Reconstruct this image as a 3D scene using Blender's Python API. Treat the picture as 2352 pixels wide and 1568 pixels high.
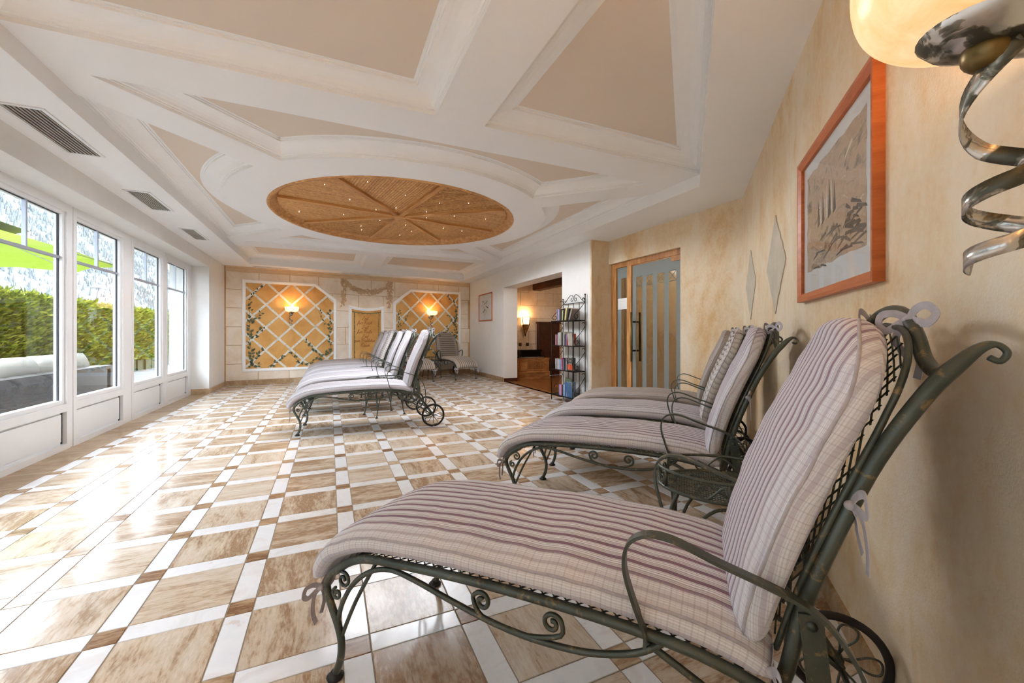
import bpy, math, random
from math import sin, cos, pi, radians, sqrt, atan2
from mathutils import Vector, Matrix, noise
from mathutils.geometry import tessellate_polygon

for o in list(bpy.data.objects):
    bpy.data.objects.remove(o)
SC = bpy.context.scene
COL = SC.collection
random.seed(7)

# ------------------------------------------------------------------ camera
CAMZ = 1.05
YAW = 0.42
FPX, HORIZON = 938.3, 767.0
cd = bpy.data.cameras.new('camera')
cam = bpy.data.objects.new('camera', cd); COL.objects.link(cam)
cd.sensor_width = 36.0; cd.lens = FPX / 2352 * 36.0
cd.shift_y = -(784 - HORIZON) / 2352
cd.clip_start = 0.02; cd.clip_end = 2000
cam.location = (0, 0, CAMZ); cam.rotation_euler = (pi / 2, 0, -YAW)
SC.camera = cam

# ------------------------------------------------------------------ world, light, exposure
W = bpy.data.worlds.new('world'); SC.world = W; W.use_nodes = True
bg = W.node_tree.nodes['Background']
bg.inputs[0].default_value = (0.83, 0.95, 1.12, 1); bg.inputs[1].default_value = 4.6
vs = SC.view_settings
vs.view_transform = 'Standard'; vs.look = 'None'; vs.gamma = 1.0; vs.use_curve_mapping = False
vs.exposure = 2.15
SC.cycles.use_denoising = True
SC.cycles.max_bounces = 8; SC.cycles.diffuse_bounces = 4; SC.cycles.glossy_bounces = 3
SC.cycles.use_adaptive_sampling = True; SC.cycles.adaptive_threshold = 0.15
SC.cycles.transparent_max_bounces = 12; SC.cycles.transmission_bounces = 3
SC.cycles.sample_clamp_indirect = 8.0; SC.cycles.caustics_reflective = False; SC.cycles.caustics_refractive = False
# window portal (guides sky sampling only)
pd = bpy.data.lights.new('window_portal', 'AREA'); pd.shape = 'RECTANGLE'; pd.size = 10.7; pd.size_y = 1.95
po = bpy.data.objects.new('window_portal', pd); COL.objects.link(po)
po.location = (-2.36, 3.45, 1.3); po.rotation_euler = (pi / 2, 0, -pi / 2)
pd.cycles.is_portal = True

# ------------------------------------------------------------------ material helpers
def srgb(r, g, b):
    def c(v):
        v /= 255.0
        return v / 12.92 if v <= 0.04045 else ((v + 0.055) / 1.055) ** 2.4
    return (c(r), c(g), c(b), 1)

class NT:
    def __init__(self, name):
        self.m = bpy.data.materials.new(name); self.m.use_nodes = True
        self.t = self.m.node_tree; self.t.nodes.clear()
        self.out = self.n('ShaderNodeOutputMaterial')
        self.b = None
    def n(self, typ, **kw):
        nd = self.t.nodes.new(typ)
        for k, v in kw.items(): setattr(nd, k, v)
        return nd
    def l(self, a, b): self.t.links.new(a, b)
    def val(self, sock, v):
        if hasattr(v, 'is_linked') or isinstance(v, bpy.types.NodeSocket): self.l(v, sock)
        else: sock.default_value = v
    def bsdf(self, color, rough=0.5, metal=0.0, spec=0.5, bump=None, bs=0.3, bd=0.01, coat=0, trans=0):
        b = self.n('ShaderNodeBsdfPrincipled'); self.b = b
        self.val(b.inputs['Base Color'], color); self.val(b.inputs['Roughness'], rough)
        self.val(b.inputs['Metallic'], metal); b.inputs['Specular IOR Level'].default_value = spec
        if coat: b.inputs['Coat Weight'].default_value = coat; b.inputs['Coat Roughness'].default_value = 0.08
        if trans: b.inputs['Transmission Weight'].default_value = trans
        if bump is not None:
            bn = self.n('ShaderNodeBump'); bn.inputs['Strength'].default_value = bs; bn.inputs['Distance'].default_value = bd
            self.l(bump, bn.inputs['Height']); self.l(bn.outputs[0], b.inputs['Normal'])
        self.l(b.outputs[0], self.out.inputs[0]); return b
    def math(self, op, a, b=0.0, c=0.0):
        nd = self.n('ShaderNodeMath', operation=op)
        self.val(nd.inputs[0], a); self.val(nd.inputs[1], b); self.val(nd.inputs[2], c); return nd.outputs[0]
    def vmath(self, op, a, b=(0, 0, 0)):
        nd = self.n('ShaderNodeVectorMath', operation=op); self.val(nd.inputs[0], a); self.val(nd.inputs[1], b); return nd.outputs[0]
    def scale(self, v, s):
        nd = self.n('ShaderNodeMapping'); self.l(v, nd.inputs[0]); nd.inputs['Scale'].default_value = s; return nd.outputs[0]
    def noise(self, v, s, d=3, r=0.55, dist=0.0):
        nd = self.n('ShaderNodeTexNoise'); self.l(v, nd.inputs['Vector']); nd.inputs['Scale'].default_value = s
        nd.inputs['Detail'].default_value = d; nd.inputs['Roughness'].default_value = r; nd.inputs['Distortion'].default_value = dist
        return nd.outputs[0]
    def ramp(self, f, stops, interp='LINEAR'):
        nd = self.n('ShaderNodeValToRGB'); self.l(f, nd.inputs[0]); cr = nd.color_ramp; cr.interpolation = interp
        while len(cr.elements) > len(stops): cr.elements.remove(cr.elements[-1])
        while len(cr.elements) < len(stops): cr.elements.new(1.0)
        for e, (p, c) in zip(cr.elements, stops): e.position = p
        for e, (p, c) in zip(cr.elements, stops): e.color = c if len(c) == 4 else (*c, 1)
        return nd.outputs[0]
    def mix(self, f, a, b, mode='MIX'):
        nd = self.n('ShaderNodeMix', data_type='RGBA', blend_type=mode)
        self.val(nd.inputs['Factor'], f); self.val(nd.inputs['A'], a); self.val(nd.inputs['B'], b)
        return nd.outputs['Result']
    def pos(self): return self.n('ShaderNodeNewGeometry').outputs['Position']
    def obj(self): return self.n('ShaderNodeTexCoord').outputs['Object']
    def uv(self): return self.n('ShaderNodeTexCoord').outputs['UV']
    def rnd(self):
        a = self.n('ShaderNodeObjectInfo').outputs['Random']; b = self.n('ShaderNodeNewGeometry').outputs['Random Per Island']
        return self.math('FRACT', self.math('ADD', a, self.math('MULTIPLY', b, 7.13)))

def grey(v): return (v, v, v, 1)
MAT = {}
def plain(name, c, rough=0.6, metal=0.0, spec=0.4, nscale=0, namt=0.06, bump=0.0, bscale=200):
    t = NT(name); col = c; bm = None
    p = t.obj()
    ns = t.noise(p, nscale or 6, 4)
    col = t.ramp(ns, [(0.3, tuple(x * (1 - namt) for x in c[:3])), (0.7, tuple(min(1, x * (1 + namt)) for x in c[:3]))])
    if bump: bm = t.noise(p, bscale, 2)
    t.bsdf(col, rough, metal, spec, bm, bump, 0.003)
    MAT[name] = t.m; return t.m

plain('white_paint', srgb(238, 236, 232), 0.75, spec=0.25, namt=0.015, bump=0.08, bscale=120)
plain('white_lacquer', srgb(236, 236, 236), 0.3, spec=0.5, namt=0.01)
plain('panel_beige', srgb(229, 214, 198), 0.8, spec=0.2, nscale=1.5, namt=0.02)
plain('ceiling_white', srgb(245, 244, 243), 0.7, spec=0.2, nscale=1.5, namt=0.012)
plain('moulding_white', srgb(247, 246, 244), 0.5, spec=0.35, namt=0.01)
plain('grout', srgb(168, 150, 130), 0.8, namt=0.1)
plain('black_iron', srgb(38, 34, 31), 0.45, 0.6, 0.5, namt=0.15)
plain('rubber', srgb(38, 34, 34), 0.6, namt=0.1)
plain('vent_dark', srgb(30, 28, 26), 0.7)
plain('grille_metal', srgb(190, 184, 176), 0.45, 0.2)
plain('pvc_bar', srgb(165, 170, 182), 0.35, 0.2, 0.5, namt=0.02)
plain('gasket', srgb(60, 60, 62), 0.6)
plain('tie_fabric', srgb(192, 186, 192), 0.9, spec=0.1, nscale=60, namt=0.12)
plain('dark_wood', srgb(70, 34, 18), 0.45, nscale=8, namt=0.3)
plain('paper', srgb(236, 236, 232), 0.8)
plain('letter_brown', srgb(160, 98, 48), 0.8)
plain('leaf_paint', srgb(96, 104, 78), 0.8, nscale=9, namt=0.35)
plain('garland_paint', srgb(208, 178, 142), 0.85, nscale=25, namt=0.18)
plain('soil_ground', srgb(84, 80, 76), 0.9, nscale=2, namt=0.1)
plain('cream_fabric', srgb(178, 173, 162), 0.9, spec=0.1, namt=0.03)
plain('terracotta', srgb(190, 96, 60), 0.8)
plain('galvanised', srgb(150, 154, 158), 0.5, 0.3)
plain('brass_dark', srgb(120, 100, 62), 0.35, 0.9, namt=0.3, nscale=12)
plain('black_glossy', srgb(16, 13, 12), 0.2)
plain('socket_brown', srgb(58, 38, 26), 0.5)
plain('black_metal', srgb(22, 21, 20), 0.35, 0.7)
plain('white_enamel', srgb(225, 225, 220), 0.3)
plain('hedge_core', srgb(48, 52, 24), 0.95, nscale=4, namt=0.3)
plain('bark', srgb(110, 100, 92), 0.95)
plain('outer_plaster', srgb(142, 143, 144), .9, nscale=3, namt=.05)
plain('page_paper', srgb(226, 216, 196), 0.85, nscale=80, namt=0.06)

def m_travertine(name, light, mid, dark, gloss=0.15):
    t = NT(name); o = t.obj(); r = t.rnd()
    ang = t.math('MULTIPLY', r, 40.0)
    off = t.n('ShaderNodeCombineXYZ'); t.l(ang, off.inputs[0]); t.l(t.math('MULTIPLY', r, 91.7), off.inputs[1]); t.l(t.math('MULTIPLY', r, 17.3), off.inputs[2])
    v = t.vmath('ADD', o, off.outputs[0])
    vs_ = t.scale(v, (1.0, 3.6, 1.0))
    big = t.noise(vs_, 3.2, 6, 0.62, 0.8)
    fine = t.noise(t.scale(v, (1, 4, 1)), 26, 4, 0.6, 0.3)
    f = t.math('ADD', t.math('MULTIPLY', big, 0.66), t.math('MULTIPLY', fine, 0.34))
    f = t.math('ADD', f, t.math('MULTIPLY', t.math('SUBTRACT', r, 0.5), 0.13))
    col = t.ramp(f, [(0.34, light), (0.5, mid), (0.62, dark), (0.72, mid)])
    pits = t.noise(t.scale(v, (1, 1.8, 1)), 120, 2, 0.5, 0.6)
    pm = t.ramp(pits, [(0.30, grey(1)), (0.36, grey(0))])
    pf = t.math('MULTIPLY', pm, t.ramp(big, [(0.42, grey(0)), (0.6, grey(1))]))
    col = t.mix(t.math('MULTIPLY', pf, 0.6), col, tuple(x * 0.5 for x in dark[:3]) + (1,))
    rough = t.math('ADD', gloss, t.math('MULTIPLY', pf, 0.3))
    t.bsdf(col, rough, 0, 0.2, pf, -0.15, 0.002)
    MAT[name] = t.m
m_travertine('travertine', srgb(222, 209, 192), srgb(203, 181, 156), srgb(158, 124, 92))
m_travertine('travertine_small', srgb(205, 182, 152), srgb(172, 138, 104), srgb(130, 92, 62), 0.2)
m_travertine('travertine_border', srgb(205, 182, 150), srgb(184, 156, 122), srgb(160, 128, 92), 0.2)

def m_marble():
    t = NT('marble'); o = t.obj(); r = t.rnd()
    off = t.n('ShaderNodeCombineXYZ'); t.l(t.math('MULTIPLY', r, 53.1), off.inputs[0]); t.l(t.math('MULTIPLY', r, 31.7), off.inputs[1])
    v = t.vmath('ADD', o, off.outputs[0])
    n1 = t.noise(v, 5, 5, 0.6, 1.6)
    col = t.ramp(n1, [(0.36, srgb(232, 228, 226)), (0.5, srgb(241, 240, 240)), (0.66, srgb(236, 235, 238)), (0.72, srgb(226, 214, 206))])
    t.bsdf(col, 0.1, 0, 0.3); MAT['marble'] = t.m
m_marble()

def m_sponge():
    t = NT('sponge_plaster'); p = t.pos()
    a = t.noise(t.scale(p, (1, 1, 0.45)), 1.7, 5, 0.62, 0.9)
    b = t.noise(t.scale(p, (1, 1, 0.55)), 5.5, 4, 0.6, 1.2)
    f = t.math('ADD', t.math('MULTIPLY', a, 0.65), t.math('MULTIPLY', b, 0.35))
    f = t.math('ADD', f, t.math('MULTIPLY', t.math('SUBTRACT', t.noise(p, 38, 4, 0.7), 0.5), 0.22))
    col = t.ramp(f, [(0.34, srgb(224, 186, 136)), (0.46, srgb(234, 210, 174)), (0.56, srgb(239, 222, 196)), (0.68, srgb(242, 230, 210))])
    hb = t.math('ADD', t.math('MULTIPLY', t.noise(p, 160, 3, 0.6), 0.8), t.math('MULTIPLY', t.noise(p, 40, 3), 0.4))
    t.bsdf(col, 0.78, 0, 0.3, hb, 0.5, 0.004); MAT['sponge_plaster'] = t.m
m_sponge()

def m_stone_block():
    t = NT('stone_block'); o = t.pos(); r = t.rnd()
    f = t.noise(o, 3.0, 6, 0.65, 0.6)
    f = t.math('ADD', f, t.math('MULTIPLY', t.math('SUBTRACT', r, 0.5), 0.06))
    col = t.ramp(f, [(0.34, srgb(226, 205, 180)), (0.5, srgb(236, 220, 200)), (0.66, srgb(241, 230, 214))])
    t.bsdf(col, 0.8, 0, 0.25, t.noise(o, 60, 4), 0.15, 0.004); MAT['stone_block'] = t.m
m_stone_block()
plain('stone_joint', srgb(196, 158, 116), 0.85, namt=0.1)
plain('cornice_tan', srgb(226, 198, 160), 0.8, namt=0.05)

plain('diamond_stone', srgb(206, 196, 176), .85, nscale=7, namt=.1, bump=.3, bscale=60)
def m_ochre():
    t = NT('ochre_panel'); p = t.pos()
    f = t.noise(p, 2.4, 5, 0.6, 0.4)
    col = t.ramp(f, [(0.34, srgb(205, 150, 84)), (0.5, srgb(218, 166, 98)), (0.66, srgb(226, 178, 112))])
    t.bsdf(col, 0.85, 0, 0.2); MAT['ochre_panel'] = t.m
m_ochre()

def m_lath():
    t = NT('lath_paint'); p = t.pos()
    f = t.noise(t.scale(p, (1, 1, 1)), 14, 4, 0.7, 1.0)
    col = t.ramp(f, [(0.3, srgb(188, 184, 168)), (0.5, srgb(226, 222, 208)), (0.75, srgb(236, 233, 222))])
    t.bsdf(col, 0.8, 0, 0.2); MAT['lath_paint'] = t.m
m_lath()

def m_wood(name, c1, c2, c3, sc=(1, 14, 14), rough=0.42, s=2.2):
    t = NT(name); o = t.obj(); r = t.rnd()
    off = t.n('ShaderNodeCombineXYZ'); t.l(t.math('MULTIPLY', r, 37.7), off.inputs[0]); t.l(t.math('MULTIPLY', r, 11.3), off.inputs[1])
    v = t.scale(t.vmath('ADD', o, off.outputs[0]), sc)
    f = t.noise(v, s, 6, 0.6, 0.5)
    f = t.math('ADD', f, t.math('MULTIPLY', t.math('SUBTRACT', r, 0.5), 0.12))
    col = t.ramp(f, [(0.32, c3), (0.5, c2), (0.66, c1)])
    t.bsdf(col, rough, 0, 0.4, f, 0.06, 0.003); MAT[name] = t.m
m_wood('rosette_wood', srgb(222, 170, 108), srgb(200, 144, 84), srgb(168, 112, 62))
m_wood('slat_wood', srgb(226, 176, 114), srgb(206, 152, 92), srgb(176, 122, 70), (14, 14, 2))
m_wood('frame_cherry', srgb(204, 116, 60), srgb(192, 102, 50), srgb(172, 88, 42), (3, 3, 20), 0.35, 1.5)
m_wood('door_wood', srgb(214, 160, 100), srgb(196, 138, 80), srgb(170, 114, 62), (10, 10, 1.5))
m_wood('chest_wood', srgb(186, 132, 78), srgb(164, 110, 62), srgb(130, 84, 44), (3, 10, 10))
m_wood('floor_wood', srgb(168, 112, 62), srgb(144, 92, 48), srgb(116, 70, 36), (6, 1, 6), 0.25)
m_wood('beam_wood', srgb(96, 58, 32), srgb(74, 42, 24), srgb(52, 28, 16), (6, 1, 6), 0.6)

def m_iron():
    t = NT('green_iron'); o = t.pos()
    f = t.noise(o, 34, 5, 0.7, 0.6)
    g = t.ramp(f, [(0.57, grey(0)), (0.66, grey(1))])
    fine = t.noise(o, 9, 3)
    base = t.ramp(fine, [(0.3, srgb(64, 70, 63)), (0.7, srgb(90, 96, 88))])
    col = t.mix(t.math('MULTIPLY', g, 0.55), base, srgb(168, 138, 92))
    t.bsdf(col, 0.36, 0.45, 0.6); MAT['green_iron'] = t.m
m_iron()

def m_forged():
    t = NT('forged_steel'); o = t.obj()
    f = t.noise(o, 16, 4, 0.6, 1.0)
    col = t.ramp(f, [(0.44, srgb(92, 90, 80)), (0.5, srgb(150, 144, 130)), (0.52, srgb(206, 204, 200))])
    ro = t.ramp(f, [(0.44, grey(0.45)), (0.52, grey(0.22))])
    t.bsdf(col, ro, 0.9, 0.5); MAT['forged_steel'] = t.m
m_forged()

def m_fabric(name, base, edge, dark, pitch=0.041, axis=0, zig=0.0, line=None, cross=0.5, contrast=1.0):
    """woven stripes: axis 0 = stripes run lengthwise (vary with u), 1 = across (vary with v)"""
    t = NT(name); uv = t.uv()
    s = t.n('ShaderNodeSeparateXYZ'); t.l(uv, s.inputs[0]); u, v = s.outputs[0], s.outputs[1]
    a, c = (u, v) if axis == 0 else (v, u)
    wob = t.noise(t.scale(uv, (9, 9, 9)), 1.0, 2)
    a = t.math('ADD', a, t.math('MULTIPLY', t.math('SUBTRACT', wob, 0.5), 0.004 if zig == 0 else zig))
    if zig:
        zz = t.math('PINGPONG', c, 0.045)
        a = t.math('ADD', a, t.math('MULTIPLY', zz, 0.35))
    f = t.math('FRACT', t.math('DIVIDE', t.math('ADD', a, 5.0), pitch))
    ln = line or dark
    D_ = dark if contrast >= 1 else tuple(base[i] * (1 - contrast) + dark[i] * contrast for i in range(3)) + (1,)
    L_ = tuple(base[i] * 0.45 + ln[i] * 0.55 for i in range(3)) + (1,)
    M_ = tuple(base[i] * 0.55 + D_[i] * 0.45 for i in range(3)) + (1,)
    col = t.ramp(f, [(0.0, D_), (0.30, base), (0.38, L_), (0.42, base), (0.52, M_), (0.60, edge), (0.72, M_), (0.78, edge), (0.88, L_), (0.92, base)], 'CONSTANT')
    # whiter selvedges with a crossing check
    au = t.math('ABSOLUTE', u)
    em = t.ramp(au, [(0.19, grey(0)), (0.215, grey(1))])
    fe = t.math('FRACT', t.math('DIVIDE', t.math('ADD', c, 5.0), pitch * 0.55))
    ck = t.ramp(fe, [(0.0, grey(1)), (0.14, grey(0)), (0.5, grey(0.5)), (0.58, grey(0))], 'CONSTANT')
    light = t.mix(0.65, col, edge)
    light = t.mix(t.math('MULTIPLY', ck, 0.36 * cross), light, D_)
    col = t.mix(t.math('MULTIPLY', em, 0.9), col, light)
    col = t.mix(t.math('MULTIPLY', ck, 0.10 * cross), col, D_)
    weave = t.noise(t.scale(uv, (900, 900, 1)), 1.0, 1)
    t.bsdf(col, 0.92, 0, 0.15, t.math('ADD', t.math('MULTIPLY', weave, 0.15), t.noise(t.scale(uv, (7, 16, 1)), 1.0, 4, 0.6, 0.7)), 0.45, 0.012)
    t.b.inputs['Sheen Weight'].default_value = 0.15
    MAT[name] = t.m
m_fabric('mauve_stripe', srgb(214, 211, 212), srgb(236, 236, 240), srgb(138, 108, 126))
m_fabric('mauve_back', srgb(217, 214, 218), srgb(237, 238, 244), srgb(156, 130, 152), pitch=0.034)
m_fabric('pale_stripe', srgb(204, 200, 202), srgb(224, 223, 228), srgb(142, 124, 138), contrast=0.85)
m_fabric('grey_stripe', srgb(178, 166, 154), srgb(196, 186, 180), srgb(132, 116, 110), pitch=0.03, contrast=0.8)
m_fabric('brown_cross', srgb(140, 126, 112), srgb(168, 156, 142), srgb(92, 80, 72), pitch=0.05, axis=1, line=srgb(206, 196, 180), cross=0.2)
m_fabric('brown_length', srgb(186, 176, 162), srgb(206, 196, 184), srgb(112, 98, 88), pitch=0.048)
m_fabric('zigzag', srgb(214, 206, 200), srgb(232, 228, 226), srgb(110, 94, 92), pitch=0.036, axis=1, zig=0.03, cross=0.2)

def m_glass(name, tint=(1, 1, 1, 1), refl=1.0, rough=0.0):
    t = NT(name)
    tr = t.n('ShaderNodeBsdfTransparent'); tr.inputs[0].default_value = tint
    gl = t.n('ShaderNodeBsdfGlossy'); gl.inputs['Roughness'].default_value = rough
    fr = t.n('ShaderNodeLayerWeight'); fr.inputs[0].default_value = 0.5      # Schlick from the facing ratio
    sch = t.math('ADD', 0.04, t.math('MULTIPLY', t.math('POWER', fr.outputs['Facing'], 5.0), 0.9))
    mx = t.n('ShaderNodeMixShader'); t.l(t.math('MULTIPLY', sch, refl), mx.inputs[0])
    t.l(tr.outputs[0], mx.inputs[1]); t.l(gl.outputs[0], mx.inputs[2]); t.l(mx.outputs[0], t.out.inputs[0]); MAT[name] = t.m
m_glass('window_glass', (0.97, 0.985, 0.98, 1), 1.0)
m_glass('door_glass', (0.60, 0.60, 0.57, 1), 1.4)
m_glass('picture_glass', (0.98, 0.98, 0.98, 1), 0.45)
def m_frost():
    t = NT('frosted_glass')
    d = t.n('ShaderNodeBsdfDiffuse'); d.inputs[0].default_value = srgb(176, 186, 186)
    tr = t.n('ShaderNodeBsdfTranslucent'); tr.inputs[0].default_value = srgb(190, 200, 200)
    tp = t.n('ShaderNodeBsdfTransparent'); tp.inputs[0].default_value = (0.8, 0.8, 0.8, 1)
    m1 = t.n('ShaderNodeMixShader'); m1.inputs[0].default_value = 0.35; t.l(d.outputs[0], m1.inputs[1]); t.l(tr.outputs[0], m1.inputs[2])
    m2 = t.n('ShaderNodeMixShader'); m2.inputs[0].default_value = 0.3; t.l(m1.outputs[0], m2.inputs[1]); t.l(tp.outputs[0], m2.inputs[2])
    t.l(m2.outputs[0], t.out.inputs[0]); MAT['frosted_glass'] = t.m
m_frost()

def m_alabaster(name, strength, c=(255, 196, 128)):
    t = NT(name); o = t.obj()
    f = t.noise(o, 22, 4, 0.6, 0.8)
    col = t.ramp(f, [(0.3, srgb(252, 214, 160)), (0.7, srgb(255, 236, 204))])
    b = t.bsdf(col, 0.35, 0, 0.4)
    b.inputs['Emission Color'].default_value = srgb(*c)
    t.val(b.inputs['Emission Color'], t.ramp(f, [(0.3, srgb(255, 190, 116)), (0.7, srgb(255, 216, 160))]))
    b.inputs['Emission Strength'].default_value = strength
    MAT[name] = t.m
m_alabaster('alabaster_lit', 0.5)
m_alabaster('alabaster_near', 0.16)
m_alabaster('torch_glass', 0.8)

def m_star():
    t = NT('star_glow'); e_ = t.n('ShaderNodeEmission'); e_.inputs[0].default_value = (1, .93, .82, 1); e_.inputs[1].default_value = 3.0
    t.l(e_.outputs[0], t.out.inputs[0]); MAT['star_glow'] = t.m
m_star()
def m_art(name, stops, sc, seed):
    t = NT(name); o = t.obj()
    v = t.vmath('ADD', o, (seed, seed * 1.7, seed * .3))
    f = t.noise(t.scale(v, sc), 1.0, 6, 0.6, 1.4)
    t.bsdf(t.ramp(f, stops), 0.8, 0, 0.2); MAT[name] = t.m
m_art('art_sea', [(0.28, srgb(92, 82, 74)), (0.38, srgb(168, 148, 126)), (0.47, srgb(205, 180, 154)), (0.58, srgb(190, 162, 136)), (0.68, srgb(222, 208, 190)), (0.74, srgb(150, 140, 130))], (7, 7, 12), 2.2)
m_art('art_small', [(0.34, srgb(150, 158, 150)), (0.42, srgb(200, 204, 196)), (0.5, srgb(228, 227, 220)), (0.62, srgb(232, 230, 224))], (9, 9, 9), 4.1)
plain('art_dark', srgb(104, 95, 88), 0.8, nscale=20, namt=0.4)
plain('art_light', srgb(226, 216, 200), 0.8, nscale=20, namt=0.1)
plain('mat_board', srgb(226, 228, 228), 0.8, namt=0.01)

def m_rattan():
    t = NT('rattan'); p = t.pos()
    br = t.n('ShaderNodeTexBrick'); mp = t.n('ShaderNodeMapping'); t.l(p, mp.inputs[0])
    mp.inputs['Rotation'].default_value = (pi / 2, 0, pi / 2); t.l(mp.outputs[0], br.inputs['Vector'])
    sx = t.n('ShaderNodeSeparateXYZ'); t.l(p, sx.inputs[0]); cb = t.n('ShaderNodeCombineXYZ')
    t.l(t.math('ADD', sx.outputs[1], sx.outputs[0]), cb.inputs[0]); t.l(sx.outputs[2], cb.inputs[1]); t.l(cb.outputs[0], br.inputs['Vector'])
    br.inputs['Color1'].default_value = srgb(70, 58, 52); br.inputs['Color2'].default_value = srgb(44, 36, 33); br.inputs['Mortar'].default_value = srgb(16, 14, 13)
    br.inputs['Scale'].default_value = 22; br.inputs['Mortar Size'].default_value = 0.012; br.inputs['Brick Width'].default_value = 0.6; br.inputs['Row Height'].default_value = 0.25
    t.bsdf(br.outputs[0], 0.5, 0, 0.4, br.outputs['Fac'], -0.6, 0.006); MAT['rattan'] = t.m
m_rattan()

def m_canopy():
    t = NT('lime_canvas')
    d = t.n('ShaderNodeBsdfDiffuse'); d.inputs[0].default_value = srgb(94, 108, 42)
    tr = t.n('ShaderNodeBsdfTranslucent'); tr.inputs[0].default_value = srgb(100, 114, 38)
    m = t.n('ShaderNodeMixShader'); m.inputs[0].default_value = 0.4; t.l(d.outputs[0], m.inputs[1]); t.l(tr.outputs[0], m.inputs[2]); t.l(m.outputs[0], t.out.inputs[0]); MAT['lime_canvas'] = t.m
m_canopy()
def m_foliage(name, a, b, c):
    t = NT(name); r = t.n('ShaderNodeNewGeometry').outputs['Random Per Island']; p = t.pos()
    f = t.math('ADD', t.math('MULTIPLY', r, 0.55), t.math('MULTIPLY', t.noise(p, 2.5, 3), 0.45))
    col = t.ramp(f, [(0.2, a), (0.5, b), (0.8, c)])
    d = t.n('ShaderNodeBsdfDiffuse'); t.l(col, d.inputs[0]); tr = t.n('ShaderNodeBsdfTranslucent'); t.l(col, tr.inputs[0])
    m = t.n('ShaderNodeMixShader'); m.inputs[0].default_value = 0.3; t.l(d.outputs[0], m.inputs[1]); t.l(tr.outputs[0], m.inputs[2]); t.l(m.outputs[0], t.out.inputs[0]); MAT[name] = t.m
m_foliage('hedge_leaf', srgb(42, 50, 13), srgb(76, 85, 26), srgb(124, 124, 46))
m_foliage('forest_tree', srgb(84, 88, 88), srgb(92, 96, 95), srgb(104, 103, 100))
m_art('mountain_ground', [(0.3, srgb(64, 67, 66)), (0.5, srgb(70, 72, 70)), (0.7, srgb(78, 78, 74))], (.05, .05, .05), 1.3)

def m_book(name, c):
    return plain(name, srgb(*c), 0.4, nscale=18, namt=0.12)

# ------------------------------------------------------------------ mesh helpers
V3 = Vector
def cr(pts, n=6, closed=False):
    """Catmull-Rom through points"""
    P = [V3(p) for p in pts]; out = []
    N = len(P); seg = N if closed else N - 1
    for i in range(seg):
        if closed: p0, p1, p2, p3 = P[(i - 1) % N], P[i], P[(i + 1) % N], P[(i + 2) % N]
        else: p0, p1, p2, p3 = P[max(i - 1, 0)], P[i], P[i + 1], P[min(i + 2, N - 1)]
        for k in range(n):
            t = k / n; t2 = t * t; t3 = t2 * t
            out.append(0.5 * ((2 * p1) + (p2 - p0) * t + (2 * p0 - 5 * p1 + 4 * p2 - p3) * t2 + (3 * p1 - p0 - 3 * p2 + p3) * t3))
    if not closed: out.append(P[-1].copy())
    return out

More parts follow.
